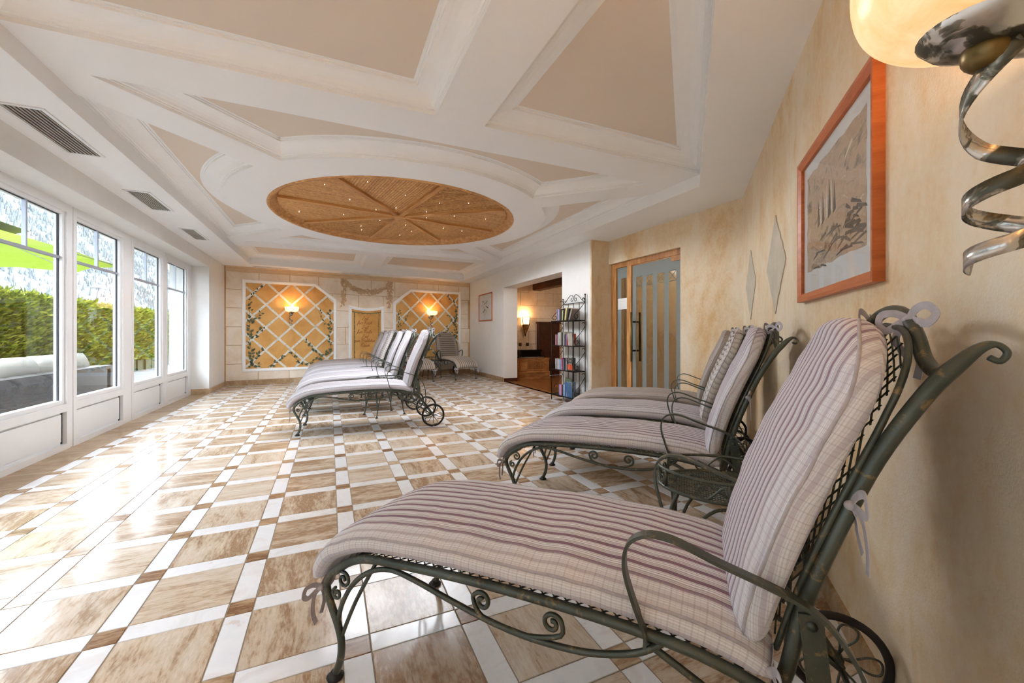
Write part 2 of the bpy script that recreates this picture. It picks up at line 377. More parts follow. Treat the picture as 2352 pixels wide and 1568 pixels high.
class MB:
    def __init__(s): s.v = []; s.f = []; s.sm = []; s.mi = []; s.uv = None
    def add(s, vs, fs, smooth=False, mi=0):
        o = len(s.v); s.v += [tuple(v) for v in vs]
        for f in fs: s.f.append(tuple(i + o for i in f)); s.sm.append(smooth); s.mi.append(mi)
        return o
    def box(s, x0, x1, y0, y1, z0, z1, mi=0, M=None):
        vs = [V3(p) for p in [(x0, y0, z0), (x1, y0, z0), (x1, y1, z0), (x0, y1, z0), (x0, y0, z1), (x1, y0, z1), (x1, y1, z1), (x0, y1, z1)]]
        if M: vs = [M @ v for v in vs]
        s.add(vs, [(3, 2, 1, 0), (4, 5, 6, 7), (0, 1, 5, 4), (1, 2, 6, 5), (2, 3, 7, 6), (3, 0, 4, 7)], mi=mi); return s
    def cbox(s, x0, x1, y0, y1, z0, z1, c=0.004, mi=0, M=None):
        """box with chamfered vertical + top edges (loft of rectangles)"""
        R = [(0, c, z0), (0, 0, z0), (0, 0, z1 - c), (c, 0, z1)]
        vs = []; fs = []
        for (i, _, z) in [(0, 0, z0), (0, 0, z1 - c), (c, 0, z1)]:
            vs += [(x0 + i, y0 + i, z), (x1 - i, y0 + i, z), (x1 - i, y1 - i, z), (x0 + i, y1 - i, z)]
        for k in range(2):
            for j in range(4):
                a = k * 4 + j; b = k * 4 + (j + 1) % 4; fs.append((a, b, b + 4, a + 4))
        fs += [(3, 2, 1, 0), (8, 9, 10, 11)]
        if M: vs = [M @ V3(v) for v in vs]
        s.add(vs, fs, mi=mi); return s
    def prism(s, poly, z0, z1, M=None, mi=0, smooth=False):
        n = len(poly); vs = [V3((p[0], p[1], z0)) for p in poly] + [V3((p[0], p[1], z1)) for p in poly]
        area = sum(poly[i][0] * poly[(i + 1) % n][1] - poly[(i + 1) % n][0] * poly[i][1] for i in range(n))
        if M: vs = [M @ v for v in vs]
        fs = []
        for i in range(n):
            j = (i + 1) % n; fs.append((i, j, j + n, i + n) if area > 0 else (j, i, i + n, j + n))
        tri = tessellate_polygon([[V3((p[0], p[1], 0)) for p in poly]])
        for t in tri:
            a, b, c = t
            ar = (poly[b][0] - poly[a][0]) * (poly[c][1] - poly[a][1]) - (poly[c][0] - poly[a][0]) * (poly[b][1] - poly[a][1])
            if ar < 0: a, b = b, a
            fs.append((a + n, b + n, c + n)); fs.append((c, b, a))
        s.add(vs, fs, smooth, mi); return s
    def sweep(s, pts, sec, up=(0, 0, 1), closed=False, smooth=True, caps=True, scale=None, mi=0):
        """sweep a closed 2-D section (a = side, b = up) along pts"""
        P = [V3(p) for p in pts]; N = len(P); m = len(sec); up = V3(up); vs = []; fs = []
        for i in range(N):
            if closed: t = P[(i + 1) % N] - P[i - 1]
            else: t = P[min(i + 1, N - 1)] - P[max(i - 1, 0)]
            t.normalize(); u_ = up if not callable(up) else up(i)
            sd = t.cross(u_)
            if sd.length < 1e-5: sd = t.cross(V3((1, 0, 0)))
            sd.normalize(); uu = sd.cross(t); k = scale[i] if scale else 1.0
            for a, b in sec: vs.append(P[i] + sd * a * k + uu * b * k)
        R = N if closed else N - 1
        for i in range(R):
            for j in range(m):
                a = i * m + j; b = i * m + (j + 1) % m; c = ((i + 1) % N) * m + (j + 1) % m; d = ((i + 1) % N) * m + j
                fs.append((a, d, c, b))
        if caps and not closed:
            fs.append(tuple(range(m))); fs.append(tuple((N - 1) * m + j for j in reversed(range(m))))
        s.add(vs, fs, smooth, mi); return s
    def tube(s, pts, r, n=8, closed=False, caps=True, mi=0):
        P = [V3(p) for p in pts]; N = len(P); vs = []; fs = []
        def tan(i):
            t = (P[(i + 1) % N] - P[i - 1]) if closed else (P[min(i + 1, N - 1)] - P[max(i - 1, 0)])
            return t.normalized() if t.length > 1e-9 else V3((0, 0, 1))
        t0 = tan(0); ref = V3((0, 0, 1)) if abs(t0.z) < 0.9 else V3((1, 0, 0))
        nrm = t0.cross(ref).normalized()
        for i in range(N):
            t = tan(i); nrm = (nrm - t * nrm.dot(t))
            if nrm.length < 1e-6: nrm = t.orthogonal()
            nrm.normalize(); bn = t.cross(nrm); rr = r[i] if isinstance(r, (list, tuple)) else r
            for k in range(n):
                a = 2 * pi * k / n; vs.append(P[i] + nrm * cos(a) * rr + bn * sin(a) * rr)
        for i in range(N if closed else N - 1):
            for k in range(n):
                a = i * n + k; b = i * n + (k + 1) % n; c = ((i + 1) % N) * n + (k + 1) % n; d = ((i + 1) % N) * n + k
                fs.append((a, b, c, d))
        if caps and not closed:
            fs.append(tuple(reversed(range(n)))); fs.append(tuple((N - 1) * n + k for k in range(n)))
        s.add(vs, fs, True, mi); return s
    def lathe(s, prof, n=24, M=None, mi=0, closed_prof=False):
        vs = []; fs = []; m = len(prof)
        for k in range(n):
            a = 2 * pi * k / n
            for r, z in prof: vs.append(V3((r * cos(a), r * sin(a), z)))
        if M: vs = [M @ v for v in vs]
        for k in range(n):
            for j in range(m if closed_prof else m - 1):
                a = k * m + j; b = k * m + (j + 1) % m; c = ((k + 1) % n) * m + (j + 1) % m; d = ((k + 1) % n) * m + j
                fs.append((a, d, c, b))
        s.add(vs, fs, True, mi); return s
    def ball(s, c, r, n=10, m=7, sx=1, sy=1, sz=1, mi=0):
        pr_ = [(max(1e-4, r * sin(pi * i / m)), -r * cos(pi * i / m)) for i in range(m + 1)]
        s.lathe(pr_, n, Matrix.Translation(V3(c)) @ Matrix.Diagonal((sx, sy, sz, 1)), mi); return s
    def mesh(s, name):
        me = bpy.data.meshes.new(name); me.from_pydata(s.v, [], s.f)
        me.polygons.foreach_set('use_smooth', s.sm); me.polygons.foreach_set('material_index', s.mi)
        if s.uv:
            ul = me.uv_layers.new(name='UVMap')
            for lp in me.loops: ul.data[lp.index].uv = s.uv[lp.vertex_index]
        me.update(); return me
    def obj(s, name, mats, parent=None, loc=None):
        me = s.mesh(name)
        for m in (mats if isinstance(mats, (list, tuple)) else [mats]): me.materials.append(MAT[m])
        return link(name, me, parent, loc)

def link(name, me, parent=None, loc=None):
    o = bpy.data.objects.new(name, me); COL.objects.link(o)
    if parent: o.parent = parent
    if loc: o.location = loc
    return o
def tag(o, label, cat, group=None, kind=None):
    o['label'] = label; o['category'] = cat
    if group: o['group'] = group
    if kind: o['kind'] = kind
    return o
def empty(name, loc=(0, 0, 0), rz=0.0):
    o = bpy.data.objects.new(name, None); COL.objects.link(o); o.location = loc; o.rotation_euler = (0, 0, rz); o.empty_display_size = 0.1
    return o
def struct(o, label, cat): return tag(o, label, cat, kind='structure')
def copy_tree(o, parent=None):
    c = o.copy(); COL.objects.link(c); c.parent = parent
    for ch in o.children: copy_tree(ch, c)
    return c
def spiral(cx, cz, r0, r1, a0, turns, n=22):
    """2-D spiral points (x,z) from radius r0 at angle a0 to r1"""
    return [(cx + (r0 + (r1 - r0) * i / n) * cos(a0 + 2 * pi * turns * i / n), cz + (r0 + (r1 - r0) * i / n) * sin(a0 + 2 * pi * turns * i / n)) for i in range(n + 1)]
RECT = lambda w, t: [(-w / 2, -t / 2), (w / 2, -t / 2), (w / 2, t / 2), (-w / 2, t / 2)]

# ------------------------------------------------------------------ room geometry constants
ZS, ZB = 2.435, 2.55                       # soffit, beam plane
XW, XF = -2.22, -1.94                      # window plane, left wall face
XR, XD = 3.51, 3.82                        # white wall, door wall
DN = V3((0.678, -0.735, 0)).normalized(); DT = V3((-DN.y, DN.x, 0))
K = V3((3.83, 2.83, 0))                    # corner of door wall and diagonal wall
WD = K.dot(DN)
BA = radians(8); BD = V3((cos(BA), sin(BA), 0)); BN = V3((sin(BA), -cos(BA), 0)); B0 = V3((-1.92, 9.90, 0))
MB_ = Matrix(((BD.x, 0, BN.x, B0.x), (BD.y, 0, BN.y, B0.y), (0, 1, 0, 0), (0, 0, 0, 1)))   # (s, z, out) -> world, back wall
MD_ = Matrix(((-DT.x, 0, -DN.x, K.x), (-DT.y, 0, -DN.y, K.y), (0, 1, 0, 0), (0, 0, 0, 1)))  # (s from corner, z, out) -> world, diagonal wall
def diag_y(X, d): return (DN.x * X - d) / (-DN.y)

# ------------------------------------------------------------------ floor
floor = MB().box(-2.6, 3.83, -3.2, 10.95, -0.12, -0.003).obj('floor', 'grout')
struct(floor, 'travertine floor tiles in a grid of white marble strips', 'floor')
GP, GX, GY, SW = 0.395, 0.084, 1.467, 0.088
g = 0.0022
TS = GP - SW
def tile_mesh(name, lx, ly, mat):
    m = MB().cbox(-lx / 2 + g, lx / 2 - g, -ly / 2 + g, ly / 2 - g, -0.01, 0.0, 0.0012); me = m.mesh(name); me.materials.append(MAT[mat]); return me
me_tile = tile_mesh('tile', TS, TS, 'travertine'); me_sx = tile_mesh('marble_strip', TS, SW, 'marble'); me_sy = tile_mesh('marble_strip', SW, TS, 'marble'); me_sq = tile_mesh('inset_square', SW, SW, 'travertine_small')
def inside(x, y):
    if y > 9.90 + (x + 1.92) * math.tan(BA) + 0.15: return False
    if DN.x * x + DN.y * y > WD + 0.12: return False
    if y > 5.1: return x < 3.56
    return x < 3.86
def cam_depth(x, y): return x * sin(YAW) + y * cos(YAW)
def seen(x, y):
    z = cam_depth(x, y)
    if z < 0.9: return False
    px = (x * cos(YAW) - y * sin(YAW)) / z * FPX
    return abs(px) < 1260 and FPX * CAMZ / z < 900
pieces = {'tile': [], 'strip': [], 'square': []}
for i in range(-5, 11):
    for j in range(-8, 25):
        x, y = GX + i * GP, GY + j * GP
        if inside(x, y): pieces['square'].append((x, y, me_sq))
        if inside(x + GP / 2, y): pieces['strip'].append((x + GP / 2, y, me_sx))
        if inside(x, y + GP / 2): pieces['strip'].append((x, y + GP / 2, me_sy))
        if inside(x + GP / 2, y + GP / 2): pieces['tile'].append((x + GP / 2, y + GP / 2, me_tile))
for kind, nm in (('tile', 'tile'), ('strip', 'marble_strip'), ('square', 'inset_square')):
    L = sorted(pieces[kind], key=lambda p: (0 if seen(p[0], p[1]) else 1, math.hypot(p[0], p[1])))
    for (x, y, me) in L[:295]:
        o = link(nm, me, floor, (x, y, 0))
        if kind == 'tile' and random.random() < 0.45: o.rotation_euler = (0, 0, pi / 2)
    rest = L[295:]
    if rest:
        m = MB()
        for (x, y, me) in rest:
            m.add([(v.co.x + x, v.co.y + y, v.co.z) for v in me.vertices], [tuple(p.vertices) for p in me.polygons])
        o = m.obj('far_' + nm + 's', {'tile': 'travertine', 'strip': 'marble', 'square': 'travertine_small'}[kind], floor); o['kind'] = 'stuff'
bx1 = GX - 5 * GP - SW / 2
me_b = tile_mesh('border_tile', bx1 - (-2.24), 0.6, 'travertine_border')
for j in range(20):
    link('border_tile', me_b, floor, ((bx1 - 2.24) / 2, -2.4 + j * 0.6, 0))

# ------------------------------------------------------------------ ceiling
def tess(loops, z, flip=False):
    pts = [V3((p[0], p[1], 0)) for lp in loops for p in lp]
    tri = tessellate_polygon([[V3((p[0], p[1], 0)) for p in lp] for lp in loops]); fs = []
    for a, b, c in tri:
        ar = (pts[b] - pts[a]).cross(pts[c] - pts[a]).z
        if (ar > 0) != flip: fs.append((c, b, a))
        else: fs.append((a, b, c))
    return [(p.x, p.y, z) for p in pts], fs
TX0, TX1 = -1.45, 3.17
def far_y(X): return 9.90 + (X + 1.92) * math.tan(BA) - 0.455
TD = 0.105
tray = [(TX0, diag_y(TX0, TD)), (TX1, diag_y(TX1, TD)), (TX1, far_y(TX1)), (TX0, far_y(TX0))]
outer = [(-2.45, -3.2), (-1.6, -3.0), (3.95, 2.62), (3.95, 5.06), (3.62, 5.06), (3.62, 10.95), (-2.45, 10.0)]
m = MB(); vs, fs = tess([outer, list(reversed(tray))], ZS); m.add(vs, fs)
m.add([(p[0], p[1], 2.9) for p in [(-2.45, -3.3), (4.0, -3.3), (4.0, 11), (-2.45, 11)]], [(0, 1, 2, 3)])
ceiling = m.obj('ceiling', 'ceiling_white'); struct(ceiling, 'white coffered ceiling with beige panels and a round wooden centre', 'ceiling')
RC = V3((0.84, 5.5, 0)); RI, RO, DBW = 1.5, 1.9, 0.165
YN0, YN1, YF0, YF1 = 2.775, 3.16, 7.84, 8.20
XM0, XM1 = 0.665, 1.022
e = 0.004
def arc(c, r, a0, a1, n):
    return [(c.x + r * cos(a0 + (a1 - a0) * i / n), c.y + r * sin(a0 + (a1 - a0) * i / n)) for i in range(n + 1)]
holes = []
# near rectangular / triangular coffers
holes.append([(TX0 + e, YN0), (TX0 + e, diag_y(TX0 + e, TD - e)), (XM0, diag_y(XM0, TD - e)), (XM0, YN0)])
holes.append([(XM1, diag_y(XM1, TD - e)), ((TD - e - DN.y * YN0) / DN.x, YN0), (XM1, YN0)])
# far rectangles
holes.append([(TX0 + e, YF1), (XM0, YF1), (XM0, far_y(XM0) - e), (TX0 + e, far_y(TX0) - e)])
holes.append([(XM1, YF1), (TX1 - e, YF1), (TX1 - e, far_y(TX1) - e), (XM1, far_y(XM1) - e)])
# four triangular coffers around the ring, one per side
da = math.asin(DBW / RO); q2 = DBW * sqrt(2)
def tri_hole(side):
    if side == 's':
        yb = YN1; a0, a1 = radians(225) + da, radians(315) - da
        A = (RC.x - (RC.y - yb) + q2, yb); B = (RC.x + (RC.y - yb) - q2, yb)
        return [A, B] + list(reversed(arc(RC, RO, a0, a1, 26)))
    if side == 'n':
        yb = YF0; a0, a1 = radians(45) + da, radians(135) - da
        A = (RC.x + (yb - RC.y) - q2, yb); B = (RC.x - (yb - RC.y) + q2, yb)
        return [A, B] + list(reversed(arc(RC, RO, a0, a1, 26)))
    if side == 'w':
        xb = TX0 + e; a0, a1 = radians(135) + da, radians(225) - da
        A = (xb, RC.y + (RC.x - xb) - q2); B = (xb, RC.y - (RC.x - xb) + q2)
        return [A, B] + list(reversed(arc(RC, RO, a0, a1, 26)))
    xb = TX1 - e; a0, a1 = radians(-45) + da, radians(45) - da
    A = (xb, RC.y - (xb - RC.x) + q2); B = (xb, RC.y + (xb - RC.x) - q2)
    return [A, B] + list(reversed(arc(RC, RO, a0, a1, 26)))
for sd in 'snwe': holes.append(tri_hole(sd))
def ccw(p):
    a = sum(p[i][0] * p[(i + 1) % len(p)][1] - p[(i + 1) % len(p)][0] * p[i][1] for i in range(len(p)))
    return p if a > 0 else list(reversed(p))
holes = [ccw(h) for h in holes]
circ = arc(RC, RI, 0, 2 * pi, 96)[:-1]
m = MB(); vs, fs = tess([tray] + [list(reversed(h)) for h in holes] + [list(reversed(circ))], ZB); m.add(vs, fs)
n = len(tray)
m.add([(p[0], p[1], ZS) for p in tray] + [(p[0], p[1], ZB) for p in tray], [(i, (i + 1) % n, (i + 1) % n + n, i + n) for i in range(n)])
m.obj('beam_grid', 'ceiling_white', ceiling)
def inset(poly, w):
    n = len(poly); out = []
    for i in range(n):
        p0, p1, p2 = V3((*poly[i - 1], 0)), V3((*poly[i], 0)), V3((*poly[(i + 1) % n], 0))
        d1 = (p1 - p0).normalized(); d2 = (p2 - p1).normalized()
        n1 = V3((-d1.y, d1.x, 0)); n2 = V3((-d2.y, d2.x, 0))
        b = n1 + n2
        if b.length < 1e-4: b = n1
        b = b / max(0.2, b.dot(n1)) ; out.append(((p1 + b * w).x, (p1 + b * w).y))
    return out
PROF = [(0, 0), (0, 0.022), (0.014, 0.022), (0.014, 0.03), (0.026, 0.034), (0.034, 0.045), (0.055, 0.06), (0.085, 0.071), (0.12, 0.078), (0.152, 0.081), (0.152, 0.092), (0.166, 0.092), (0.166, 0.1), (0.184, 0.1)]
for h in holes:
    loops = [[(x, y, ZB + z) for x, y in inset(h, w)] for w, z in PROF]; nn = len(h)
    m = MB()
    for k in range(len(loops) - 1):
        m.add(loops[k] + loops[k + 1], [(i, i + nn, (i + 1) % nn + nn, (i + 1) % nn) for i in range(nn)])
    m.obj('cove_moulding', 'moulding_white', ceiling)
    m = MB(); vs, fs = tess([inset(h, 0.18)], ZB + 0.1005); m.add(vs, fs); m.obj('coffer_panel', 'panel_beige', ceiling)
# wooden rosette
ros = empty('wooden_ceiling_rosette', (RC.x, RC.y, ZB)); tag(ros, 'round slatted wooden rosette with eight sectors set in the ceiling ring', 'ceiling rosette')
m = MB().lathe([(1.5, -0.004), (1.5, 0.1), (1.37, 0.1), (1.37, 0.07), (1.42, 0.06), (1.425, 0.03), (1.455, 0.02), (1.46, -0.006), (1.49, -0.012)], 96, closed_prof=True); m.obj('rim', 'rosette_wood', ros)
MB().lathe([(0.001, 0.098), (1.5, 0.098), (1.5, 0.12), (0.001, 0.12)], 64).obj('backing', 'dark_wood', ros)
ZR = 0.075
ra0 = radians(10)
for k in range(8):
    a = ra0 + k * pi / 4
    M = Matrix.Rotation(a, 4, 'Z')
    m = MB().box(0.05, 1.39, -0.028, 0.028, ZR - 0.045, ZR + 0.01); o = m.obj('rib', 'rosette_wood', ros); o.rotation_euler = (0, 0, a)
MB().lathe([(0.001, ZR - 0.062), (0.07, ZR - 0.062), (0.085, ZR - 0.05), (0.085, ZR + 0.01), (0.001, ZR + 0.01)], 8).obj('hub', 'rosette_wood', ros)
for k in range(8):
    a0 = ra0 + k * pi / 4; am = a0 + pi / 8
    # slats run parallel, alternating tangential direction; spaced sectors are radial-parallel
    open_ = (k % 4 == 2)
    m = MB(); pitch = 0.034 if open_ else 0.03; wd = 0.018 if open_ else 0.026
    dirs = a0 + (0.0 if k % 2 == 0 else pi / 4) if not open_ else am + radians(16)
    dx, dy = cos(dirs), sin(dirs); nx, ny = -dy, dx
    q = -1.5
    while q < 1.5:
        # clip the line to the sector by sampling
        t0 = t1 = None
        for i in range(-150, 151):
            t = i / 100; x = dx * t + nx * q; y = dy * t + ny * q
            r = math.hypot(x, y); an = (atan2(y, x) - a0) % (2 * pi)
            if r < 1.4 and r > 0.08 and 0.0 < an < pi / 4:
                if t0 is None: t0 = t
                t1 = t
        if t0 is not None and t1 - t0 > 0.02:
            M = Matrix.Translation((nx * q, ny * q, 0)) @ Matrix.Rotation(dirs, 4, 'Z')
            m.box(t0, t1, -wd / 2, wd / 2, ZR - 0.016, ZR + 0.004, M=M)
        q += pitch
    o = m.obj('slat_field', 'slat_wood', ros); o['kind'] = 'stuff'

rs = random.Random(31)
me_star = MB().ball((0, 0, 0), .003, 8, 6).mesh('star_light'); me_star.materials.append(MAT['star_glow'])
for k in range(8):
    for r_ in (0.4, 0.75, 1.15):
        a = ra0 + k * pi / 4 + rs.uniform(.18, .6); rr_ = r_ + rs.uniform(-.1, .1)
        so = link('star_light', me_star, ros, (rr_ * cos(a), rr_ * sin(a), ZR - 0.024))
        if r_ < 1.0:
            ld = bpy.data.lights.new('fill_spot', 'SPOT'); ld.energy = 5.5; ld.color = (0.92, 0.97, 1.04); ld.shadow_soft_size = 0.3; ld.spot_size = radians(172); ld.spot_blend = 0.12  # added room fill at the inner star dots, far stronger than the dots
            lo = bpy.data.objects.new('fill_spot', ld); COL.objects.link(lo); lo.parent = ros; lo.location = (rr_ * cos(a), rr_ * sin(a), ZR - 0.085)
# vents in the soffits
def vent(x0, x1, y0, y1, label, n=8, rz=0.0, along='y'):
    cx, cy = (x0 + x1) / 2, (y0 + y1) / 2; lx, ly = x1 - x0, y1 - y0
    v = empty('ceiling_vent', (cx, cy, ZS), rz); tag(v, label, 'vent', 'air vents in the ceiling border')
    f = 0.022
    m = MB(); z0, z1 = -0.008, 0.0
    m.box(-lx / 2, lx / 2, -ly / 2, -ly / 2 + f, z0, z1).box(-lx / 2, lx / 2, ly / 2 - f, ly / 2, z0, z1).box(-lx / 2, -lx / 2 + f, -ly / 2 + f, ly / 2 - f, z0, z1).box(lx / 2 - f, lx / 2, -ly / 2 + f, ly / 2 - f, z0, z1)
    m.obj('frame', 'white_lacquer', v)
    MB().box(-lx / 2 + f, lx / 2 - f, -ly / 2 + f, ly / 2 - f, -0.0015, 0.0005).obj('backing', 'vent_dark', v)
    for i in range(n):
        if along == 'y':
            xx = -lx / 2 + f + (i + 0.5) * (lx - 2 * f) / n; MB().box(xx - 0.004, xx + 0.004, -ly / 2 + f, ly / 2 - f, -0.009, -0.002).obj('slat', 'grille_metal', v)
        else:
            yy = -ly / 2 + f + (i + 0.5) * (ly - 2 * f) / n; MB().box(-lx / 2 + f, lx / 2 - f, yy - 0.004, yy + 0.004, -0.009, -0.002).obj('slat', 'grille_metal', v)
vent(-1.83, -1.60, 3.46, 4.22, 'slatted air vent above the windows, nearest and largest of the three')
vent(-1.81, -1.60, 5.08, 5.76, 'slatted air vent above the windows, middle one of the three')
vent(-1.80, -1.62, 6.62, 7.32, 'slatted air vent above the windows, farthest of the three')
for s_, t_ in ((0.79, 'left'), (2.47, 'middle'), (4.16, 'right')):
    p = B0 + BD * s_ + BN * 0.22
    vent(p.x - 0.33, p.x + 0.33, p.y - 0.05, p.y + 0.05, 'slim air vent in the ceiling above the %s section of the stone wall' % t_, 3, BA, 'x')

# ------------------------------------------------------------------ walls
m = MB().box(-2.5, XF, -3.2, 10.1, 2.24, 2.7).box(-2.5, XF, 8.76, 10.1, 0, 2.24).box(-2.5, XF, -3.2, -1.9, 0, 2.24)
struct(m.obj('wall_left', 'white_paint'), 'white window wall with deep reveals', 'wall')
# windows
def window(idx, yc, w=1.0):
    o = empty('window_%d' % idx, (XW, yc, 0)); struct(o, 'tall white window unit number %d from the far end with lower panel' % idx, 'window')
    h = w / 2; d0, d1 = -0.06, 0.03; fr = 0.055
    m = MB().box(d0, d1, -h, -h + fr, 0, 2.24).box(d0, d1, h - fr, h, 0, 2.24).box(d0, d1, -h + fr, h - fr, 2.165, 2.24).box(d0, d1, -h + fr, h - fr, 0.0, 0.05).box(d0, d1, -h + fr, h - fr, 0.345, 0.415)
    m.obj('frame', 'white_lacquer', o)
    s0 = h - fr
    m = MB(); d2 = 0.012; sw = 0.035
    m.box(-0.045, d2, -s0, -s0 + sw, 0.415, 2.165).box(-0.045, d2, s0 - sw, s0, 0.415, 2.165).box(-0.045, d2, -s0 + sw, s0 - sw, 2.135, 2.165).box(-0.045, d2, -s0 + sw, s0 - sw, 0.415, 0.45)
    m.obj('sash', 'white_lacquer', o)
    m = MB(); k = s0 - sw; w_ = 0.006
    m.box(-0.024, -0.010, -k, -k + w_, 0.45, 2.135).box(-0.024, -0.010, k - w_, k, 0.45, 2.135).box(-0.024, -0.010, -k, k, 2.129, 2.135)
    m.obj('gasket', 'gasket', o)
    MB().box(-0.02, -0.014, -k, k, 0.45, 2.135).obj('pane', 'window_glass', o)
    MB().box(-0.03, -0.004, -k, k, 1.733, 1.757).obj('glazing_bar', 'pvc_bar', o)
    MB().box(-0.03, -0.004, -0.01, 0.01, 1.757, 2.135).obj('glazing_bar', 'pvc_bar', o)
    p = MB().box(-0.05, -0.01, -s0, s0, 0.05, 0.345).box(-0.01, 0.004, -s0 + 0.03, s0 - 0.03, 0.075, 0.32).obj('lower_panel', 'white_lacquer', o)
    MB().box(-0.012, -0.002, s0 - 0.01, s0, 0.05, 0.345).obj('shadow_gap', 'gasket', o)
WC = [8.08, 6.94, 5.70, 4.59, 3.36, 2.25, 1.02, -0.09, -1.32]  # last window is out of view, added for more daylight near the camera
for i, yc in enumerate(WC): window(i + 1, yc, 1.06)
m = MB()
ed = sorted([c - 0.53 for c in WC] + [c + 0.53 for c in WC])
gaps = [(ed[i], ed[i + 1]) for i in range(1, len(ed) - 1, 2)] + [(ed[-1], 8.76), (-1.9, ed[0])]
for k, (a, b) in enumerate(gaps):
    if b - a > 0.005:
        o = MB().box(XW - 0.05, XW + 0.022, a, b, 0, 2.24).obj('trim_%d' % (k + 1), 'white_lacquer'); struct(o, 'white mullion post number %d between two window units' % (k + 1), 'trim')

# back wall with stone blocks
L_B = 5.46
wb = MB().box(-0.2, L_B + 0.2, 0, 2.6, -0.2, 0.0, M=MB_).obj('wall_back', 'stone_joint'); struct(wb, 'cream stone block wall at the far end of the room', 'wall')
rows = [0.093, 0.437, 0.821, 1.199, 1.585, 1.967, 2.335]
offs = [0.56, 0.29, 0.575, 0.29, 0.575 - 0.285, 0.575]
def rect_in_panel(s0, s1, z0, z1):
    for (a, b) in ((0.34, 2.0), (3.46, 5.13)):
        if s0 > a and s1 < b and z0 > 0.33 and z1 < 1.75: return True
    return False
jg = 0.005
for r in range(6):
    z0, z1 = rows[r], rows[r + 1]; s = offs[r] - 0.57; 
    while s < L_B:
        s0, s1 = max(0, s), min(L_B, s + 0.57)
        if s1 - s0 > 0.05 and not rect_in_panel(s0, s1, z0, z1):
            MB().cbox(s0 + jg, s1 - jg, z0 + jg, z1 - jg, -0.004, 0.006, 0.003, M=MB_).obj('stone_block', 'stone_block', wb)
        s += 0.57
CP = [(0, 2.335), (0.022, 2.335), (0.022, 2.35), (0.012, 2.355), (0.012, 2.37), (0.03, 2.375), (0.03, 2.39), (0.02, 2.395), (0.02, 2.405), (0.045, 2.415), (0.045, 2.436), (0, 2.436)]
m = MB(); vs = []
for s in (0, L_B): vs += [MB_ @ V3((s, z, o_)) for o_, z in CP]
nc = len(CP); m.add(vs, [(i, i + nc, (i + 1) % nc + nc, (i + 1) % nc) for i in range(nc)])
struct(m.obj('trim_20', 'cornice_tan'), 'tan stepped cornice running along the top of the stone wall', 'trim')
# white wall on the right, opening to the next room
m = MB().box(XR, XR + 0.33, 8.31, 10.95, 0, 2.7).box(XR, XR + 0.33, 5.83, 8.31, 2.08, 2.7).box(XR, XR + 0.33, 5.03, 5.83, 0, 2.7)
struct(m.obj('wall_right', 'white_paint'), 'white wall on the right with a doorway into the dark room', 'wall')
struct(MB().box(XR, XD + 0.3, 5.0, 5.032, 0, 2.7).obj('wall_return', 'sponge_plaster'), 'narrow ochre sponged return beside the glass door', 'wall')
m = MB().box(XD, XD + 0.28, 3.63, 5.0, 2.09, 2.7).box(XD, XD + 0.28, 2.4, 3.63, 0, 2.7)
struct(m.obj('wall_door', 'sponge_plaster'), 'ochre sponged wall around the glass door', 'wall')
wdg = MB().box(-0.02, 8.9, 0, 2.6, -0.25, 0.0, M=MD_).obj('wall_diagonal', 'sponge_plaster'); struct(wdg, 'long ochre and cream sponged wall behind the near loungers', 'wall')
# baseboards
def bb(name, pts, label, h=0.09, t=0.02, mat='travertine_border'):
    m = MB()
    for a, b in zip(pts[:-1], pts[1:]):
        a, b = V3(a), V3(b); d = (b - a); L = d.length; d.normalize(); nrm = V3((-d.y, d.x, 0))
        M = Matrix(((d.x, nrm.x, 0, a.x), (d.y, nrm.y, 0, a.y), (0, 0, 1, 0), (0, 0, 0, 1)))
        k = max(1, round(L / 0.6))
        for i in range(k): m.box(L * i / k + 0.001, L * (i + 1) / k - 0.001, 0, t, 0, h, M=M)
    struct(m.obj(name, mat), label, 'baseboard')
bb('baseboard_left', [(XF, 9.92, 0), (XF, 8.74, 0), (XW, 8.76, 0)][:2], 'brown stone skirting along the white pier')
bb('baseboard_pier', [(XF + 0.02, 8.76, 0), (XW, 8.76, 0)], 'brown stone skirting across the end of the white pier', t=0.02)
bb('baseboard_back', [tuple(B0 + BD * L_B), tuple(B0)], 'brown stone skirting under the stone wall')
bb('baseboard_right', [(XR, 8.29, 0), (XR, 10.66, 0)], 'brown stone skirting along the white wall')
bb('baseboard_doorway', [(XR + 0.33, 8.31, 0), (XR - 0.02, 8.31, 0)][::-1][::-1], 'dark wooden skirting inside the doorway reveal', 0.075, 0.015, 'dark_wood')
bb('baseboard_diagonal', [tuple(K - DT * 6), tuple(K)], 'pale stone skirting along the sponged wall', 0.08, 0.015)
# diamond stone insets in the diagonal wall
def diamond(sc_, label):
    pts = []
    C = [(sc_ - 0.30, 1.49), (sc_, 1.18), (sc_ + 0.30, 1.49), (sc_, 1.80)]
    for i in range(4):
        a, b = C[i], C[(i + 1) % 4]
        for k in range(9):
            t = k / 9; pts.append((a[0] + (b[0] - a[0]) * t + random.uniform(-.008, .008), a[1] + (b[1] - a[1]) * t + random.uniform(-.008, .008)))
    o = MB().prism(pts, 0.0005, 0.006, M=MD_).obj('stone_diamond', 'diamond_stone'); tag(o, label, 'stone inset', 'stone diamonds in the sponged wall')
diamond(1.69, 'pale stone diamond in the sponged wall, the larger one beside the picture')
diamond(0.58, 'pale stone diamond in the sponged wall, the one nearest the corner')

